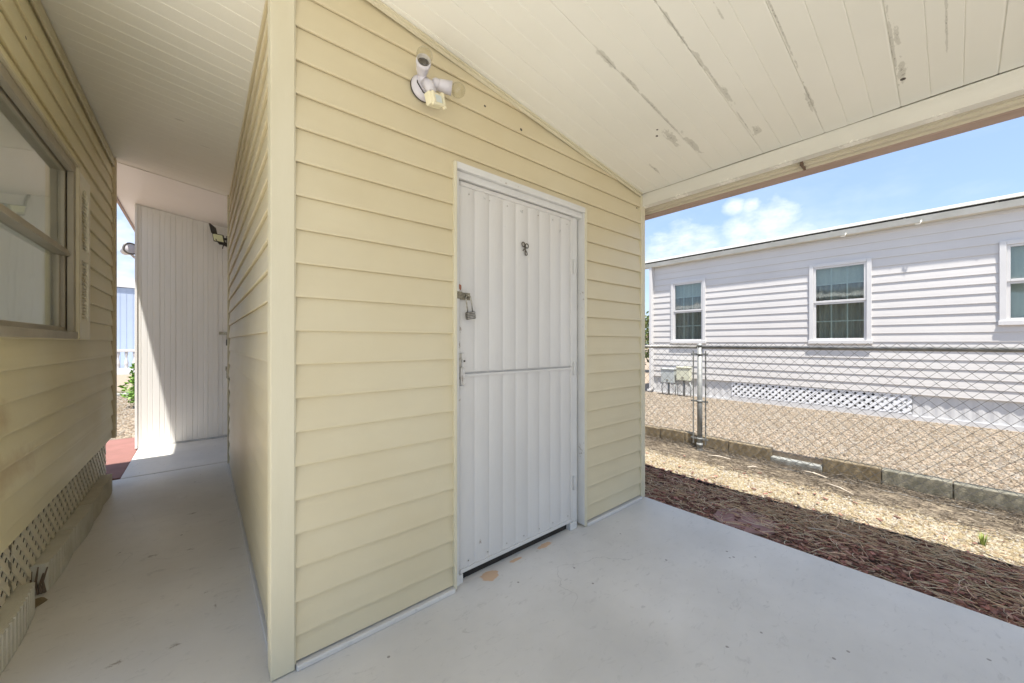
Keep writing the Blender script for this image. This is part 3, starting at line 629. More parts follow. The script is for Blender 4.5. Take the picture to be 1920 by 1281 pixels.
skirtpanel('lattice_panel', 'lattice_cream', home, PL, 2.0, 2.585, .02, .418, .080, .029, .004, (0, 1, 0))
skirtpanel('lattice_panel', 'lattice_cream', home, lambda u, o, z: (u, 4.672+o, z), -3.0, -.63, .02, .42, .080, .029, .004, (1, 0, 0))
MB().box(-2.3, -.70, 2.05, 4.6, -.05, .40).build('underfloor_shade', 'void_shade', home)  # dark backing for the crawlspace shade seen through the lattice
MB().box(-2.3, -.62, 1.95, 1.99, -.02, .41).build('skirt', 'lattice_cream', home)

# edging blocks on the passage floor
def edgeblock(L, mat, name='edging_block'):
    mb = MB(); n = max(6, int(L/.036)); pts = []
    for k in range(n):
        u0 = k*L/n; u1 = (k+1)*L/n; bow = lambda u: .010*math.sin(math.pi*u/L)
        pts += [(u0+.003, bow(u0)), (u0+.008, bow(u0)+.007), (u1-.008, bow(u1)+.007), (u1-.003, bow(u1))]
    prof = [(p[1]+.058, p[0]) for p in pts]
    poly = [(0, 0.002, 0), (prof[0][0], 0.002, 0)] + [(a, b, 0) for a, b in prof] + [(prof[-1][0], L-.002, 0), (0, L-.002, 0)]
    mb.prism(poly, (0, 0, .14))
    return mb.build(name, mat, None, bevel=.003)
for y, L, dx, rz, mat, lab in ((4.10, .37, -.630, 0, 'edging_taupe', 'ribbed taupe edging block at the far end of the row, below the corner board'),
                               (3.73, .365, -.630, 0, 'edging_taupe', 'ribbed taupe edging block second from the far end of the row along the lattice'),
                               (3.295, .43, -.634, -1.5, 'edging_green', 'ribbed edging block in the middle of the row, between two block joints'),
                               (2.855, .43, -.642, -1, 'edging_green', 'ribbed edging block with a stained brown end beside the gap in the row'),
                               (2.18, .49, -.632, 1.0, 'edging_green', 'nearest ribbed grey green edging block, before the gap in the row')):
    o = edgeblock(L, mat); o.location = (dx, y, .001); o.rotation_euler = (0, 0, R(rz)); tag(o, lab, 'edging block', 'ribbed edging blocks along the mobile home')
mb = MB()
for k, (x_, l_) in enumerate(((-.622, .12), (-.606, .135), (-.594, .10), (-.585, .125))):
    mb.tube([(x_, 2.846, .004), (x_-.006, 2.840, l_*.5), (x_+.004*(k-1), 2.847, l_)], [.006, .005, .003], 5)
tag(mb.build('bark_strip', 'bark', None, bevel=.001), 'dark curled strips of bark standing against the stained end of an edging block', 'bark')
mb = MB(); pts = []
for k in range(16):
    t = 2*math.pi*k/16; pts.append((-.605+.038*math.cos(t)*rnd.uniform(.6, 1.3), 2.76+.07*math.sin(t)*rnd.uniform(.6, 1.3), .0012))
mb.prism(pts, (0, 0, .003)); tag(mb.build('sawdust_pile', 'block_tan', None), 'thin brown dirt patch on the floor in the gap between the edging blocks', 'dirt', kind='stuff')

# ------------------------------------------------------------ white utility building at the end of the passage
ut = thing('utility_building', 'white ribbed metal utility building closing the far end of the passage', 'building', (1, 7, 0))
def ribwall(mb, x0, x1, y, z0, ztop):
    xs = []; x = x0; k = 0
    while x < x1-.03:
        w = (.042, .052, .046, .060)[k % 4]; d = .0025 if k % 3 else .006
        xs += [(x, 0), (x+w-.010, 0), (x+w-.007, d), (x+w-.002, d)]; x += w; k += 1
    xs.append((x1, 0)); i = len(mb.v)
    for x, d in xs: mb.v += [(x, y+d, z0), (x, y+d, ztop(x))]
    for q in range(len(xs)-1): mb.f.append((i+2*q, i+2*q+2, i+2*q+3, i+2*q+1))
mb = MB(); ribwall(mb, -.572, .17, 6.06, .02, lambda x: RZ(x)-.008); ribwall(mb, 1.05, 2.6, 6.06, .02, lambda x: RZ(x)-.008)
mb.box(-.570, 2.6, 6.075, 6.11, .015, 2.36); mb.prism([(-.570, 6.075, 2.361), (2.6, 6.075, 2.361), (2.6, 6.075, RZ(2.6)-.01), (-.57, 6.075, RZ(-.57)-.01)], (0, .035, 0))
mb.box(-.570, -.53, 6.111, 8.3, .015, 2.80)
mb.build('wall', 'white_panel', ut)
MB().box(-.588, -.568, 6.045, 6.09, .0, 2.82).build('corner_board', 'white_panel', ut, bevel=.002)
MB().box(-.566, 2.6, 6.045, 6.074, .0, .018).build('base_curb', 'curb_grey', ut, bevel=.003)
mb = MB(); ribwall(mb, .174, 1.046, 6.056, .03, lambda x: 2.08); mb.box(.174, 1.046, 6.066, 6.074, .03, 2.08)
ud = mb.build('door', 'white_panel', ut)
mb = MB(); ribwall(mb, .171, 1.049, 6.06, 2.084, lambda x: RZ(x)-.008); mb.build('wall', 'white_panel', ut)
mb = MB().box(.17, .30, 6.040, 6.055, 1.325, 1.362).tube([(.262, 6.05, 1.345), (.262, 6.03, 1.35), (.262, 6.028, 1.33), (.262, 6.05, 1.325)], .004, 8)
mb.build('hasp', 'steel', ut, part=ud, bevel=.002)
MB().box(.235, .285, 6.040, 6.055, .86, .915).tube([(.25, 6.045, .87), (.25, 6.018, .865), (.25, 6.016, .775), (.25, 6.045, .765)], .006, 8).build('handle', 'steel', ut, part=ud, bevel=.002)
pl2 = thing('padlock', 'small black padlock hanging on the white utility building door', 'padlock', (.262, 6.03, 1.2))
MB().box(.243, .281, 6.019, 6.037, 1.185, 1.262).build('body', 'black_plastic', pl2, bevel=.004)
MB().tube([(.250, 6.028, 1.255)]+[(.262-.012*math.cos(R(20*k)), 6.028, 1.330+.012*math.sin(R(20*k))) for k in range(10)]+[(.274, 6.028, 1.255)], .0035, 8).build('shackle', 'steel', pl2)
# black three headed solar light
bl_ = thing('solar_security_light', 'black multi head solar security light on the white utility building wall', 'light', (.25, 6.0, 2.5))
mb = MB().box(.245, .30, 6.03, 6.056, 2.49, 2.60).tube([(.27, 6.03, 2.55), (.235, 5.98, 2.545), (.205, 5.96, 2.53)], .016, 10); mb.obox((.195, 5.955, 2.49), (.045, .01, 0), (0, .02, 0), (-.02, 0, .03))
mb.build('bracket', 'black_plastic', bl_, bevel=.003)
MB().obox((.115, 5.96, 2.63), (.008, -.004, 0), (.03, .05, -.012), (-.012, 0, .058)).build('solar_panel', 'black_plastic', bl_, bevel=.004)
h = MB().obox((.165, 5.94, 2.535), (.056, -.016, -.008), (.003, .012, 0), (-.008, 0, .050)).build('lamp_head', 'black_plastic', bl_, bevel=.004)
MB().obox((.160, 5.926, 2.535), (.047, -.013, -.007), (.001, .004, 0), (-.007, 0, .041)).build('lens', 'led_yellow', bl_, part=h, bevel=.002)
h = MB().obox((.255, 5.94, 2.425), (.05, -.01, -.022), (.002, .012, .01), (.006, -.018, .026)).tube([(.235, 5.97, 2.47), (.245, 5.95, 2.44)], .01, 8).build('lamp_head', 'black_plastic', bl_, bevel=.004)
MB().obox((.255, 5.928, 2.408), (.042, -.008, -.019), (.002, .006, .006), (.004, -.014, .018)).build('lens', 'white_trim', bl_, part=h, bevel=.002)
# white round flood light on its side
wl = thing('round_floodlight', 'round white floodlight with a dark rim, beside the white building edge against the sky', 'light', (-.6, 6.2, 2.3))
ax = Vector((.42, -.86, .12)).normalized(); c0 = Vector((-.700, 6.33, 2.305))
MB().lathe([(.030, 0), (.045, .01), (.052, .06), (.066, .11), (.070, .15), (.064, .151)], c0, ax, 26).tube([(-.66, 6.33, 2.30), (-.62, 6.36, 2.25), (-.588, 6.38, 2.25)], .014, 8).build('lamp_shell', 'white_trim', wl)
MB().lathe([(.071, .140), (.071, .156), (.058, .157), (.057, .150)], c0, ax, 26).build('rim', 'socket_dark', wl)
MB().lathe([(.057, .148), (.050, .153), (.001, .156)], c0, ax, 26).build('lens', 'light_shell', wl)

# ------------------------------------------------------------ far view past the mobile home
fh = thing('far_house', 'pale blue house with a white curved roof edge, far beyond the passage', 'house', (-4, 26, 0))
MB().box(-8.2, .6, 26, 33, -.05, 3.9).build('wall', 'far_blue', fh)
mb = MB(); n = 24; lo = []; hi = []
for k in range(n+1):
    x = -8.6+9.6*k/n; z = 4.36-.35*((x+3.9)/4.8)**2*1.0; lo.append((x, 25.93, z-.42)); hi.append((x, 25.93, z))
mb.prism(lo+hi[::-1], (0, 7.6, 0)); mb.build('roof', 'white_trim', fh)
mb = MB()
for k in range(40): mb.box(-8.1+k*.22, -8.09+k*.22, 25.985, 26.001, 0, 3.9)
mb.build('seam', 'far_blue', fh)
bal = thing('balustrade', 'white turned balustrade in front of the pale blue far house', 'balustrade', (-3, 21, 0))
MB().box(-6, 1, 20.93, 21.07, .86, .96).build('rail', 'white_trim', bal, bevel=.01); MB().box(-6, 1, 20.92, 21.08, -.05, .06).build('plinth', 'white_trim', bal, bevel=.01)
for k in range(24):
    MB().lathe([(.05, 0), (.05, .06), (.03, .10), (.06, .30), (.065, .36), (.03, .52), (.03, .62), (.05, .70), (.05, .80)], (-5.2+k*.225, 21, .06), n=12).build('baluster', 'white_trim', bal)
struct(MB().box(-8, 4, 22.2, 25.9, -.05, -.005).build('pavement', 'curb_grey'))
MB_ = MB().box(-6, 3, 12.5, 12.62, -.03, .03); tag(MB_.build('garden_kerb', 'block_pale', None, bevel=.01), 'low pale kerb across the gravel beyond the red slab', 'kerb')

def leaves(mb, c, rad, n, size, clumps=9, seed=1, wl=.5):
    rr = random.Random(seed); cs = []
    for _ in range(clumps):
        v = Vector((rr.gauss(0, 1), rr.gauss(0, 1), rr.gauss(0, 1))).normalized()*rr.uniform(.35, .8)
        cs.append(Vector((v.x*rad[0], v.y*rad[1], v.z*rad[2])))
    for k in range(n):
        cc = rr.choice(cs); v = Vector((rr.gauss(0, 1), rr.gauss(0, 1), rr.gauss(0, 1))).normalized()*rr.uniform(.5, 1)**.5
        p = Vector(c)+cc+Vector((v.x*rad[0], v.y*rad[1], v.z*rad[2]))*.42
        if p.z < 0.0: p.z = abs(p.z)*.4
        d = (p-Vector(c)).normalized()+Vector((rr.uniform(-.7, .7), rr.uniform(-.7, .7), rr.uniform(-.2, .9))); d.normalize()
        a = d.cross(Vector((rr.uniform(-1, 1), rr.uniform(-1, 1), rr.uniform(-1, 1)))).normalized(); s = size*rr.uniform(.6, 1.3)
        mb.quadloop([p, p+d*s*.5+a*s*wl*.5, p+d*s, p+d*s*.5-a*s*wl*.5])
def shrub(name, label, c, rad, n, size, mat, seed, trunk=.02, cat='shrub'):
    t = thing(name, label, cat, (c[0], c[1], 0)); mb = MB(); leaves(mb, c, rad, n, size, 14, seed)
    mb.build('crown', mat, t); mb = MB(); rr = random.Random(seed)
    for k in range(6):
        e = Vector(c)+Vector((rr.uniform(-.6, .6)*rad[0], rr.uniform(-.6, .6)*rad[1], rr.uniform(.0, .5)*rad[2]))
        mb.tube([(c[0], c[1], -.05), (c[0]*.6+e.x*.4, c[1]*.6+e.y*.4, (e.z)*.5), tuple(e)], [trunk, trunk*.7, trunk*.3], 6)
    mb.build('stem', 'bark', t)
shrub('bush', 'bright green bush growing in the gravel behind the white utility building', (-.70, 10.3, .45), (.46, .5, .50), 2600, .075, 'leaf_green', 3)
shrub('tree', 'dull green tree standing far behind the left end of the white house', (12.6, 8.0, 1.45), (1.3, 1.3, 1.45), 3600, .16, 'leaf_dark', 5, .07, 'tree')

# ------------------------------------------------------------ white neighbour house
HX = 7.90
nh = thing('neighbour_house', 'long white clapboard house with three windows beyond the chain link fence', 'house', (9, 1, .1))
PH = lambda u, o, z: (HX-o, u, z); HB = .47
wins = [(3.265, 3.986, 1.235, 2.545, True), (.818, 1.577, 1.235, 2.530, True), (-1.15, -.372, 1.475, 2.525, False)]
edges = sorted({-7.0, 4.42} | {w_[0] for w_ in wins} | {w_[1] for w_ in wins})
mb = MB()
for a, b in zip(edges, edges[1:]):
    ww = [w_ for w_ in wins if abs(w_[0]-a) < 1e-6]
    if ww:
        siding(mb, PH, a, b, .47, ww[0][2], HB, out=.0095, seed=int(a*10)+50, step=.6); siding(mb, PH, a, b, ww[0][3], 3.03, HB, out=.0095, seed=int(a*10)+51, step=.6)
        mb.box(HX+.001, HX+.1, a, b, .47, ww[0][2]); mb.box(HX+.001, HX+.1, a, b, ww[0][3], 3.03)
    else:
        siding(mb, PH, a, b, .47, 3.03, HB, out=.0095, seed=int(a*10)+52, step=.6); mb.box(HX+.001, HX+.1, a, b, .47, 3.03)
mb.box(HX+.1005, 12, 4.38, 4.44, .1, 3.03)
mb.build('wall', 'white_siding', nh)
MB().box(HX-.022, HX+.05, 4.40, 4.475, .20, 2.95).build('corner_board', 'white_trim', nh, bevel=.004)
MB().box(7.80, 7.875, 4.40, 4.46, .16, 2.95).box(7.78, 7.87, 4.42, 4.50, .12, .17).build('downspout', 'white_trim', nh, bevel=.006)
# roof with rounded metal edge
prof = [(7.80, 3.042), (7.80, 3.052), (7.83, 3.075), (7.92, 3.115), (8.1, 3.16), (9.6, 3.36), (11.2, 3.38), (11.2, 3.0), (7.9, 3.03)]
MB().prism([(x, -7.2, z) for x, z in prof], (0, 11.95, 0)).build('roof', 'metal_roof', nh)
mb = MB().prism([(7.775, -7.2, 3.008), (7.79, -7.2, 3.008), (7.80, -7.2, 2.945), (7.87, -7.2, 2.93), (7.87, -7.2, 2.918), (7.79, -7.2, 2.925)], (0, 11.95, 0))
mb.prism([(7.79, -7.2, 3.040), (7.7995, -7.2, 3.040), (7.7995, -7.2, 3.050), (7.79, -7.2, 3.050)], (0, 11.95, 0))
gt = mb.build('gutter', 'house_gutter', nh)
MB().box(7.801, 7.87, -7.19, 4.74, 2.946, 3.040).build('gutter_shade', 'void_shade', nh, part=gt)  # dark strip for the shadow in the gutter opening
for k in range(9): MB().box(7.772, 7.80, 4.5-k*.81, 4.525-k*.81, 3.0085, 3.016).build('hanger', 'steel', nh, part=gt)
for y in (1.1, .3, -1.4): MB().tube([(7.785, y, 2.95), (7.778, y+.01, 2.90), (7.79, y+.06, 2.905)], .008, 6).build('drip_outlet', 'house_gutter', nh, part=gt)
for k, (y0, y1, z0, z1, gr) in enumerate(wins):
    f = MB()
    f.box(HX-.030, HX+.02, y0-.002, y0+.055, z0, z1).box(HX-.030, HX+.02, y1-.055, y1+.002, z0, z1).box(HX-.0295, HX+.02, y0+.055, y1-.055, z1-.055, z1).box(HX-.045, HX+.02, y0-.012, y1+.012, z0-.03, z0+.028)
    win = f.build('window', 'white_trim', nh, bevel=.004)
    zm = (z0+z1)/2+.0; ya, yb = y0+.056, y1-.056
    s = MB()
    for a, b, dx in ((zm+.0, z1-.056, -.012), (z0+.029, zm-.001, .0)):
        s.box(HX+dx-.006, HX+dx+.014, ya, ya+.03, a, b).box(HX+dx-.006, HX+dx+.014, yb-.03, yb, a, b).box(HX+dx-.006, HX+dx+.014, ya+.0305, yb-.0305, b-.028, b).box(HX+dx-.006, HX+dx+.014, ya+.0305, yb-.0305, a, a+.032)
    s.build('sash', 'white_trim', nh, part=win, bevel=.002)
    MB().box(HX-.002, HX+.001, ya+.03, yb-.03, zm+.03, z1-.08).box(HX+.008, HX+.011, ya+.03, yb-.03, z0+.06, zm-.028).build('pane', 'glass_green', nh, part=win)
    if gr:
        g = MB()
        for a, b, dx in ((zm+.03, z1-.084, .006), (z0+.06, zm-.03, .016)):
            for q in (1, 2):
                y = ya+.03+(yb-ya-.06)*q/3; g.box(HX+dx, HX+dx+.006, y-.009, y+.009, a, b)
            g.box(HX+dx-.001, HX+dx+.007, ya+.03, yb-.03, (a+b)/2-.009, (a+b)/2+.009)
        g.build('grille', 'grille', nh, part=win)
    mb = MB(); n = 70; i = 0
    for q in range(n+1):
        y = y0+.02+(y1-y0-.04)*q/n; o = .022*math.sin(q*.9)+.01*math.sin(q*.37+k); mb.v += [(HX+.13+o, y, z0-.1), (HX+.13+o, y, z0+(z1-z0)*.80)]
    for q in range(n): mb.f.append((2*q, 2*q+2, 2*q+3, 2*q+1))
    mb.build('curtain', 'curtain_grey', nh, part=win)
    MB().box(HX+.075, HX+.08, y0+.02, y1-.02, z0+(z1-z0)*(.74 if gr else .0), z1).build('blind', 'curtain_pale', nh, part=win)
    MB().box(HX+.4, HX+.45, y0-.4, y1+.4, z0-.4, z1+.3).build('room_wall', 'void_shade', nh, part=win)
# skirting: corrugated panels + lattice vents
mb = MB()
def corr(mb, y0, y1, z0, z1):
    n = int((y1-y0)/.03); i = len(mb.v)
    for q in range(n+1):
        y = y0+(y1-y0)*q/n; o = (0, .006, .006, 0)[q % 4]; mb.v += [(HX+.022-o, y, z0), (HX+.022-o, y, z1)]
    for q in range(n): mb.f.append((i+2*q, i+2*q+2, i+2*q+3, i+2*q+1))
corr(mb, 2.79, 4.42, .09, .468); corr(mb, -7, .39, .09, .468); mb.box(HX+.03, HX+.06, 2.79, 4.42, .09, .46); mb.box(HX+.03, HX+.06, -7, .78, .09, .46)
mb.box(HX+.005, HX+.02, .3905, 2.7895, .09, .185); mb.box(HX+.004, HX+.018, -7, .39, .09, .16); mb.box(HX+.004, HX+.018, 2.79, 4.42, .09, .13)
mb.build('skirt', 'skirt_white', nh)
PN = lambda u, o, z: (HX+.012-o, u, z)
skirtpanel('lattice_panel', 'lattice_white', nh, PN, .395, 2.785, .186, .468, .100, .040, .005, (0, 1, 0))
MB().box(HX+.2, HX+.9, .8, 2.9, .09, .46).build('underfloor_shade', 'void_shade', nh)  # dark backing, shade behind the lattice holes
# meter boxes
def pedestal(lab, y0, y1, z0, z1, mat, name='utility_box'):
    t = thing(name, lab, 'utility box', (7.7, (y0+y1)/2, .1), group='utility boxes on posts by the white house'); ym = (y0+y1)/2
    b = MB().box(7.64, 7.76, y0, y1, z0, z1).box(7.63, 7.77, y0-.008, y1+.008, z1-.02, z1+.008).build('box', mat, t, bevel=.006)
    MB().box(7.628, 7.6395, ym-.02, ym+.02, z0+.05, z0+.07).build('latch', 'steel', t, part=b)
    MB().tube([(7.70, ym, .05), (7.70, ym, z0)], .022, 10).build('post', 'galvanised', t)
    MB().tube([(7.69, y0+.03, z0), (7.69, y0-.01, z0-.1), (7.70, y0+.0, .09)], .012, 8).build('conduit', 'box_grey', t)
    MB().tube([(7.69, y1-.03, z0), (7.69, y1+.01, z0-.1), (7.72, y1+.0, .09)], .010, 8).build('conduit', 'box_grey', t)
pedestal('grey metal utility box on a post at the left end of the white house', 3.80, 4.09, .37, .665, 'box_grey')
pedestal('beige utility box on a post between the grey box and the fence post', 3.48, 3.75, .44, .715, 'box_beige')

# ------------------------------------------------------------ chain link fence
fe = thing('chain_link_fence', 'galvanised chain link fence with a thick terminal post between the two yards', 'fence', (4.39, 1.88, -.06))
FXc, PY = 4.39, 1.88; GZ = -.06; RT = 1.172
MB().tube([(FXc, PY, GZ-.1), (FXc, PY, 1.185)], .0275, 20).build('post', 'galvanised', fe)
MB().lathe([(.030, 0), (.031, .018), (.025, .030), (.008, .037)], (FXc, PY, 1.176), n=20).build('post_cap', 'galvanised', fe)
MB().lathe([(.036, 0), (.036, .02), (.031, .022), (.031, .10), (.034, .102), (.034, .13)], (FXc, PY, GZ), n=20).build('base_collar', 'galvanised', fe)
MB().tube([(FXc, -4.5, RT), (FXc, PY-.03, RT)], .019, 12).tube([(FXc, -.62, RT), (FXc, -.56, RT)], .0215, 12).build('top_rail', 'rail_steel', fe)
MB().tube([(FXc, PY+.03, RT), (FXc, 7.0, RT)], .017, 12).build('top_rail', 'rail_steel', fe)
for y in (-3.0, -1.2, 4.6, 7.0): MB().tube([(FXc+.022, y, GZ-.1), (FXc+.022, y, 1.15)], .022, 12).build('post', 'galvanised', fe)
for sg in (-1, 1):
    MB().box(FXc-.012, FXc-.008, PY+sg*.068-.007, PY+sg*.068+.007, GZ+.12, 1.13).build('tension_bar', 'galvanised', fe)
for z in (1.09, .55, .12):
    mb = MB().lathe([(.0305, 0), (.0305, .024)], (FXc, PY, z-.012), n=20)
    mb.box(FXc-.010, FXc-.004, PY-.095, PY-.03, z-.01, z+.01).box(FXc-.010, FXc-.004, PY+.03, PY+.095, z-.01, z+.01)
    mb.lathe([(.008, 0), (.008, .02)], (FXc-.02, PY-.085, z), (1, 0, 0), 8).lathe([(.008, 0), (.008, .02)], (FXc-.02, PY+.085, z), (1, 0, 0), 8)
    mb.build('band', 'galvanised', fe)
pw, ph = .0855, .089
def mesh_wire(y0, y1):
    mb = MB(); y = y0; k = 0; z0 = GZ+.03; rows = int((RT+.055-z0)/(ph/2))
    while y < y1:
        pts = []
        for q in range(rows+1):
            zz = z0+q*ph/2; yy = y+(pw/2 if (q+k) % 2 else 0); pts.append((FXc-.0235+(.0025 if (k % 2) else -.0025), yy+.002*math.sin(q*1.3+y*9), zz))
        mb.tube(pts, .0021, 4, False); y += pw/2; k += 1
    return mb
mesh_wire(-4.4, PY-.11).build('mesh', 'wire_grey', fe)
mesh_wire(PY+.068, 6.9).build('mesh', 'wire_grey', fe)
MB().tube([(FXc-.03, -4.4, -.005), (FXc-.03, .5, -.012), (FXc-.03, PY, .0)], .003, 6).build('tension_wire', 'wire_grey', fe)

# ------------------------------------------------------------ retaining blocks under the fence
g = 'concrete blocks laid in a line under the fence'
blk = [(-1.98, 'block_grey', None), (-1.585, 'block_grey', None), (-1.19, 'block_grey', None), (-.79, 'block_grey', 'grey concrete block at the right edge, nearest along the fence line'),
       (-.39, 'block_grey', 'mossy grey concrete block with a pale wire in front, near the right edge'), (.008, 'block_grey', 'grey concrete block between the brown block and the open joint'),
       (.405, 'block_tan', 'brown concrete block just right of the low white gap in the row'),
       (1.22, 'block_tan', 'brown concrete block just left of the low white gap in the row'), (1.62, 'block_tan', 'brown concrete block standing right behind the thick fence post'),
       (2.02, 'block_tan', 'shaded concrete block left of the thick fence post'), (2.42, 'block_tan', None)]
for k, (y, mat, lab) in enumerate(blk):
    dx = rnd.uniform(-.006, .006); t = rnd.uniform(-.006, .006)
    if lab is None and y > -1.0 and y < 2.4: lab = 'concrete block'
    if y < -1.0: continue
    mb = MB().box(4.49, 4.59, y+.002, y+.395, -.10, .128+t)
    o = mb.build('concrete_block', mat, None, bevel=.007); o.location = (dx, 0, 0)
    tag(o, lab or 'half hidden concrete block farthest left, behind the shed corner', 'block', g)
tag(MB().box(4.485, 4.585, .803, 1.217, -.10, .050).build('concrete_block', 'block_pale', None, bevel=.008), 'low whitish block sunk lower than its neighbours in the row', 'block', g)
mb = MB(); pts = []
for k in range(40):
    y = -4+k*.27; x = 3.452+.012*math.sin(k*.9)+.03*math.sin(k*.23); pts.append((x, y))
for k in range(39):
    (xa, ya), (xb, yb) = pts[k], pts[k+1]; mb.prism([(xa, ya, -.06), (xb, yb, -.06), (xb, yb, -.012), (xa, ya, -.012)], (.008, 0, 0))
tag(mb.build('landscape_edging', 'edging_black', None), 'thin black landscape edging strip between the mulch and the gravel', 'edging')

# ------------------------------------------------------------ loose ground cover
def stones(n, x0, x1, y0, y1, z, s0, s1, mat, name, seed, dens=None):
    rr = random.Random(seed); v = []; f = []
    for _ in range(n):
        x, y = rr.uniform(x0, x1), rr.uniform(y0, y1)
        if dens and rr.random() > dens(x, y): continue
        s = rr.uniform(s0, s1); a, b, c = s*rr.uniform(.7, 1.3), s*rr.uniform(.6, 1.1), s*rr.uniform(.4, .8); th = rr.uniform(0, 6.28); ct, st = math.cos(th), math.sin(th)
        tx, ty = rr.uniform(-.5, .5), rr.uniform(-.5, .5); zz = z+c*rr.uniform(.1, .8); i = len(v)
        for px, py, pz in ((-a, -b*.6, 0), (-a*.2, -b, .1*c), (a, -b*.4, 0), (a*.7, b*.8, .1*c), (-a*.5, b, 0)):
            v.append((x+px*ct-py*st, y+px*st+py*ct, zz-c*.6+px*tx*.5+py*ty*.5))
        for px, py in ((-a*.5, -b*.4), (a*.55, -b*.3), (a*.2, b*.55)):
            v.append((x+px*ct-py*st, y+px*st+py*ct, zz+c*.5+px*tx+py*ty))
        f += [(i, i+1, i+5), (i+1, i+2, i+6, i+5), (i+2, i+3, i+6), (i+3, i+7, i+6), (i+3, i+4, i+7), (i+4, i, i+5, i+7), (i+5, i+6, i+7)]
    me = bpy.data.meshes.new(name); me.from_pydata(v, [], f); me.materials.append(M[mat]); o = bpy.data.objects.new(name, me); COL.objects.link(o); o['kind'] = 'stuff'; return o
stones(30000, 3.46, 4.48, -1.3, 3.2, -.058, .007, .014, 'stone_tan', 'gravel', 21)
stones(46000, 4.60, 7.85, -1.6, 5.4, .098, .008, .019, 'stone_pink', 'gravel', 22)
stones(7000, -2.2, -.58, 6.9, 14, -.03, .014, .03, 'stone_pink', 'gravel', 23)

def scatter_needles(mb, n, fx, fy, z, l0, l1, r, seed, lift=.03, clump=None):
    rr = random.Random(seed)
    for k in range(n):
        if clump: cx, cy, sx, sy = rr.choice(clump); x, y = rr.gauss(cx, sx), rr.gauss(cy, sy)
        else: x, y = rr.uniform(*fx), rr.uniform(*fy)
        if not (fx[0] <= x <= fx[1] and fy[0] <= y <= fy[1]): continue
        th = rr.gauss(1.57, .7); L = rr.uniform(l0, l1); zz = z+rr.random()**2*lift; el = rr.gauss(0, .16); bend = rr.uniform(-.5, .5); p = Vector((x, y, zz)); pts = [p]
        for q in range(3):
            t = th+bend*q; p = p+Vector((math.cos(t)*math.cos(el), math.sin(t)*math.cos(el), math.sin(el)))*(L/3); pts.append(Vector((min(max(p.x, fx[0]-.02), fx[1]+.03), p.y, max(p.z, z+.002))))
        rad = r*rr.uniform(.7, 1.3); mb.tube(pts, [rad, rad, rad*.8, rad*.4], 3, False)
mb = MB(); rr = random.Random(31)
for k in range(8000):
    x, y = 2.715+.76*rr.random()**.95, rr.uniform(-1.2, 2.6); s = rr.uniform(.006, .020); th = rr.gauss(1.57, .8)
    if .78 < y < 1.15 and x < 3.12 and rr.random() < .8: continue
    d = Vector((math.cos(th), math.sin(th), rr.gauss(0, .22))); a = Vector((-d.y, d.x, rr.gauss(0, .35))).normalized(); n_ = d.cross(a).normalized()
    h = -.040+rr.random()**1.6*.030+.010*math.sin(x*9)*math.sin(y*6)
    mb.obox((x, y, h), d*s, a*s*rr.uniform(.25, .6), n_*s*rr.uniform(.1, .3))
for k in range(120):
    x = 3.46+.75*rr.random()**1.8; y = rr.uniform(-1.2, 2.8); s_ = rr.uniform(.005, .018); th = rr.uniform(0, 3.14)
    mb.obox((x, y, -.042+rr.random()*.004), (math.cos(th)*s_, math.sin(th)*s_, rr.uniform(-.2, .2)*s_), (-math.sin(th)*s_*.45, math.cos(th)*s_*.45, 0), (0, 0, s_*.18))
tag(mb.build('mulch', 'mulch_chip', None), None, None, kind='stuff')
mb = MB(); scatter_needles(mb, 700, (2.715, 3.46), (-1.2, 2.6), -.030, .05, .15, .0020, 41, .045)
scatter_needles(mb, 2800, (2.715, 3.50), (-1.2, 2.6), -.028, .06, .16, .0020, 42, .05, clump=[(3.05, 1.3, .12, .2), (3.25, .75, .10, .2), (2.85, 1.9, .1, .2), (3.1, -.6, .12, .2), (3.15, .55, .16, .2), (3.25, .1, .12, .25), (2.95, -.3, .15, .3), (3.2, 2.0, .2, .3), (3.35, .0, .08, .5)])
scatter_needles(mb, 350, (3.45, 4.1), (-1.2, 3.0), -.042, .04, .12, .0012, 44, .01)
tag(mb.build('pine_needles', 'pine_needle', None), None, None, kind='stuff')
mb = MB()
for q in range(6): scatter_needles(mb, 650, (4.10+.065*q, 4.165+.065*q), (-1.2, 3.2), -.058+.011*q, .05, .15, .0019, 43+q*7, .03)
scatter_needles(mb, 700, (4.0, 4.15), (-1.2, 3.0), -.052, .05, .13, .0018, 46, .015)
tag(mb.build('needle_litter', 'needle_grey', None), None, None, kind='stuff')
pts = []
for k in range(18):
    t = 2*math.pi*k/18; q = rnd.uniform(.85, 1.1); pts.append((2.93+.19*math.cos(t)*q, .96+.20*math.sin(t)*q, -.040))
tag(MB().prism(pts, (0, 0, .014)).build('paver', 'patch_pink', None, bevel=.004), 'flat faded reddish paver half buried in the mulch beside the floor edge', 'paver')
mb = MB(); nx, ny = 9, 60; xs = [3.98+(4.489-3.98)*k/nx for k in range(nx+1)]; yy = [-4+11*k/ny for k in range(ny+1)]
for y in yy:
    for k, x in enumerate(xs):
        t = k/nx; h = (.065+.022*noise.noise(Vector((y*1.7, 3, 0))))*t**1.4 + (.006*noise.noise(Vector((x*14, y*9, 0))) if 0 < k else 0); mb.v.append((x, y, -.066+h))
for a in range(ny):
    for k in range(nx): q = a*(nx+1)+k; mb.f.append((q, q+1, q+nx+2, q+nx+1))
struct(mb.build('soil_bank', 'bank_soil'))
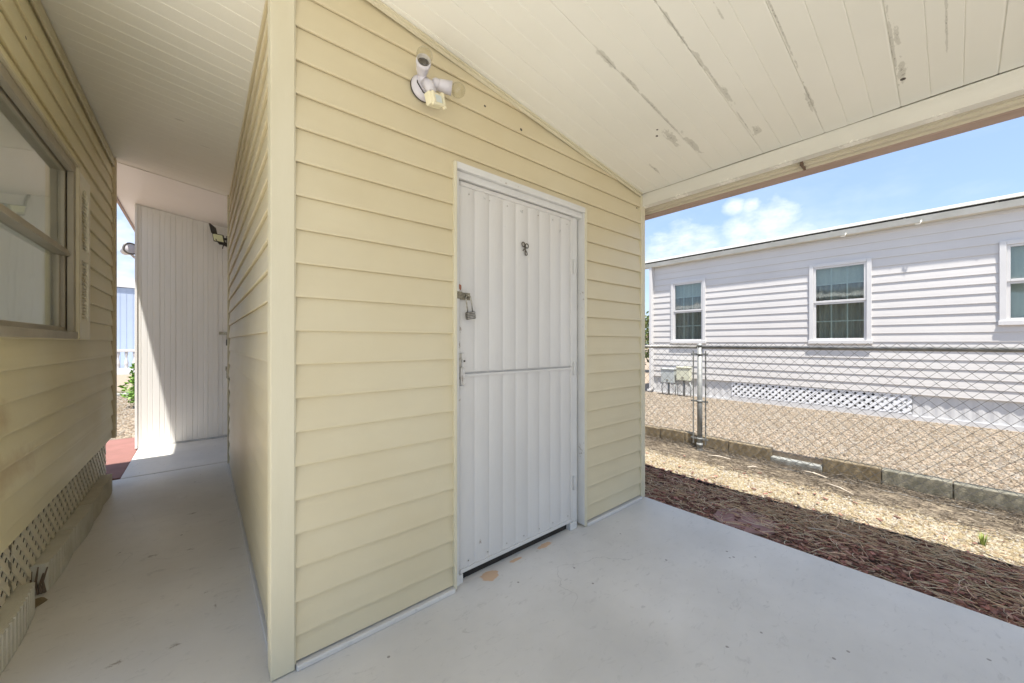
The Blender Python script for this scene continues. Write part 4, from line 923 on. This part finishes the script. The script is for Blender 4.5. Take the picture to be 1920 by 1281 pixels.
# sticks by the fence
for (a, b, r, lab, mat) in (((4.26, 1.74), (4.30, 1.52), .006, 'pale straight stick on the gravel below the thick fence post', 'stick_pale'),
                            ((4.18, 1.33), (4.26, 1.26), .006, 'short pale stick on the gravel, left of the low white block', 'stick_pale'),
                            ((4.38, .94), (4.33, .74), .006, 'long pale stick lying in front of the low white block', 'stick_pale'),
                            ((4.22, .72), (4.08, .53), .005, 'thin pale stick slanting across the gravel, below the brown block', 'stick_pale'),
                            ((4.05, 1.42), (4.07, 1.30), .006, 'small dark twig on the gravel near the short pale stick', 'bark'),
                            ((3.06, .62), (3.16, .40), .0045, 'long grey twig lying on the mulch right of the red paver', 'stick_pale')):
    m = ((a[0]+b[0])/2+.008, (a[1]+b[1])/2, 0); z = (-.034+max(0, a[0]-4.1)*.13) if a[0] > 3.4 else .0
    tag(MB().tube([(a[0], a[1], z), (m[0], m[1], z+.008), (b[0], b[1], z)], [r, r*1.1, r*.6], 7).build('stick', mat, None), lab, 'stick', 'dry sticks on the ground')
def tuft(x, y, n, h, lab, seed):
    rr = random.Random(seed); mb = MB()
    for k in range(n):
        t = rr.uniform(0, 6.28); l = h*rr.uniform(.5, 1); o = rr.uniform(0, .012); bx, by = x+o*math.cos(t), y+o*math.sin(t); w = .0028; q = rr.uniform(.1, .45)
        px, py = -math.sin(t)*w, math.cos(t)*w
        p1 = (bx+math.cos(t)*l*q*.4, by+math.sin(t)*l*q*.4, -.05+l*.6); p2 = (bx+math.cos(t)*l*q, by+math.sin(t)*l*q, -.05+l)
        mb.quadloop([(bx-px, by-py, -.05), (bx+px, by+py, -.05), (p1[0]+px, p1[1]+py, p1[2]), (p1[0]-px, p1[1]-py, p1[2])]); mb.quadloop([(p1[0]-px, p1[1]-py, p1[2]), (p1[0]+px, p1[1]+py, p1[2]), p2])
    tag(mb.build('grass_tuft', 'grass_blade', None), lab, 'grass tuft', 'weeds in the near gravel')
tuft(3.76, -.115, 26, .085, 'small green grass tuft standing in the near gravel', 1)
tuft(3.46, -.19, 14, .04, 'tiny green weed at the border of mulch and gravel', 2)
for o in ORG:
    if '_o' in o: del o['_o']
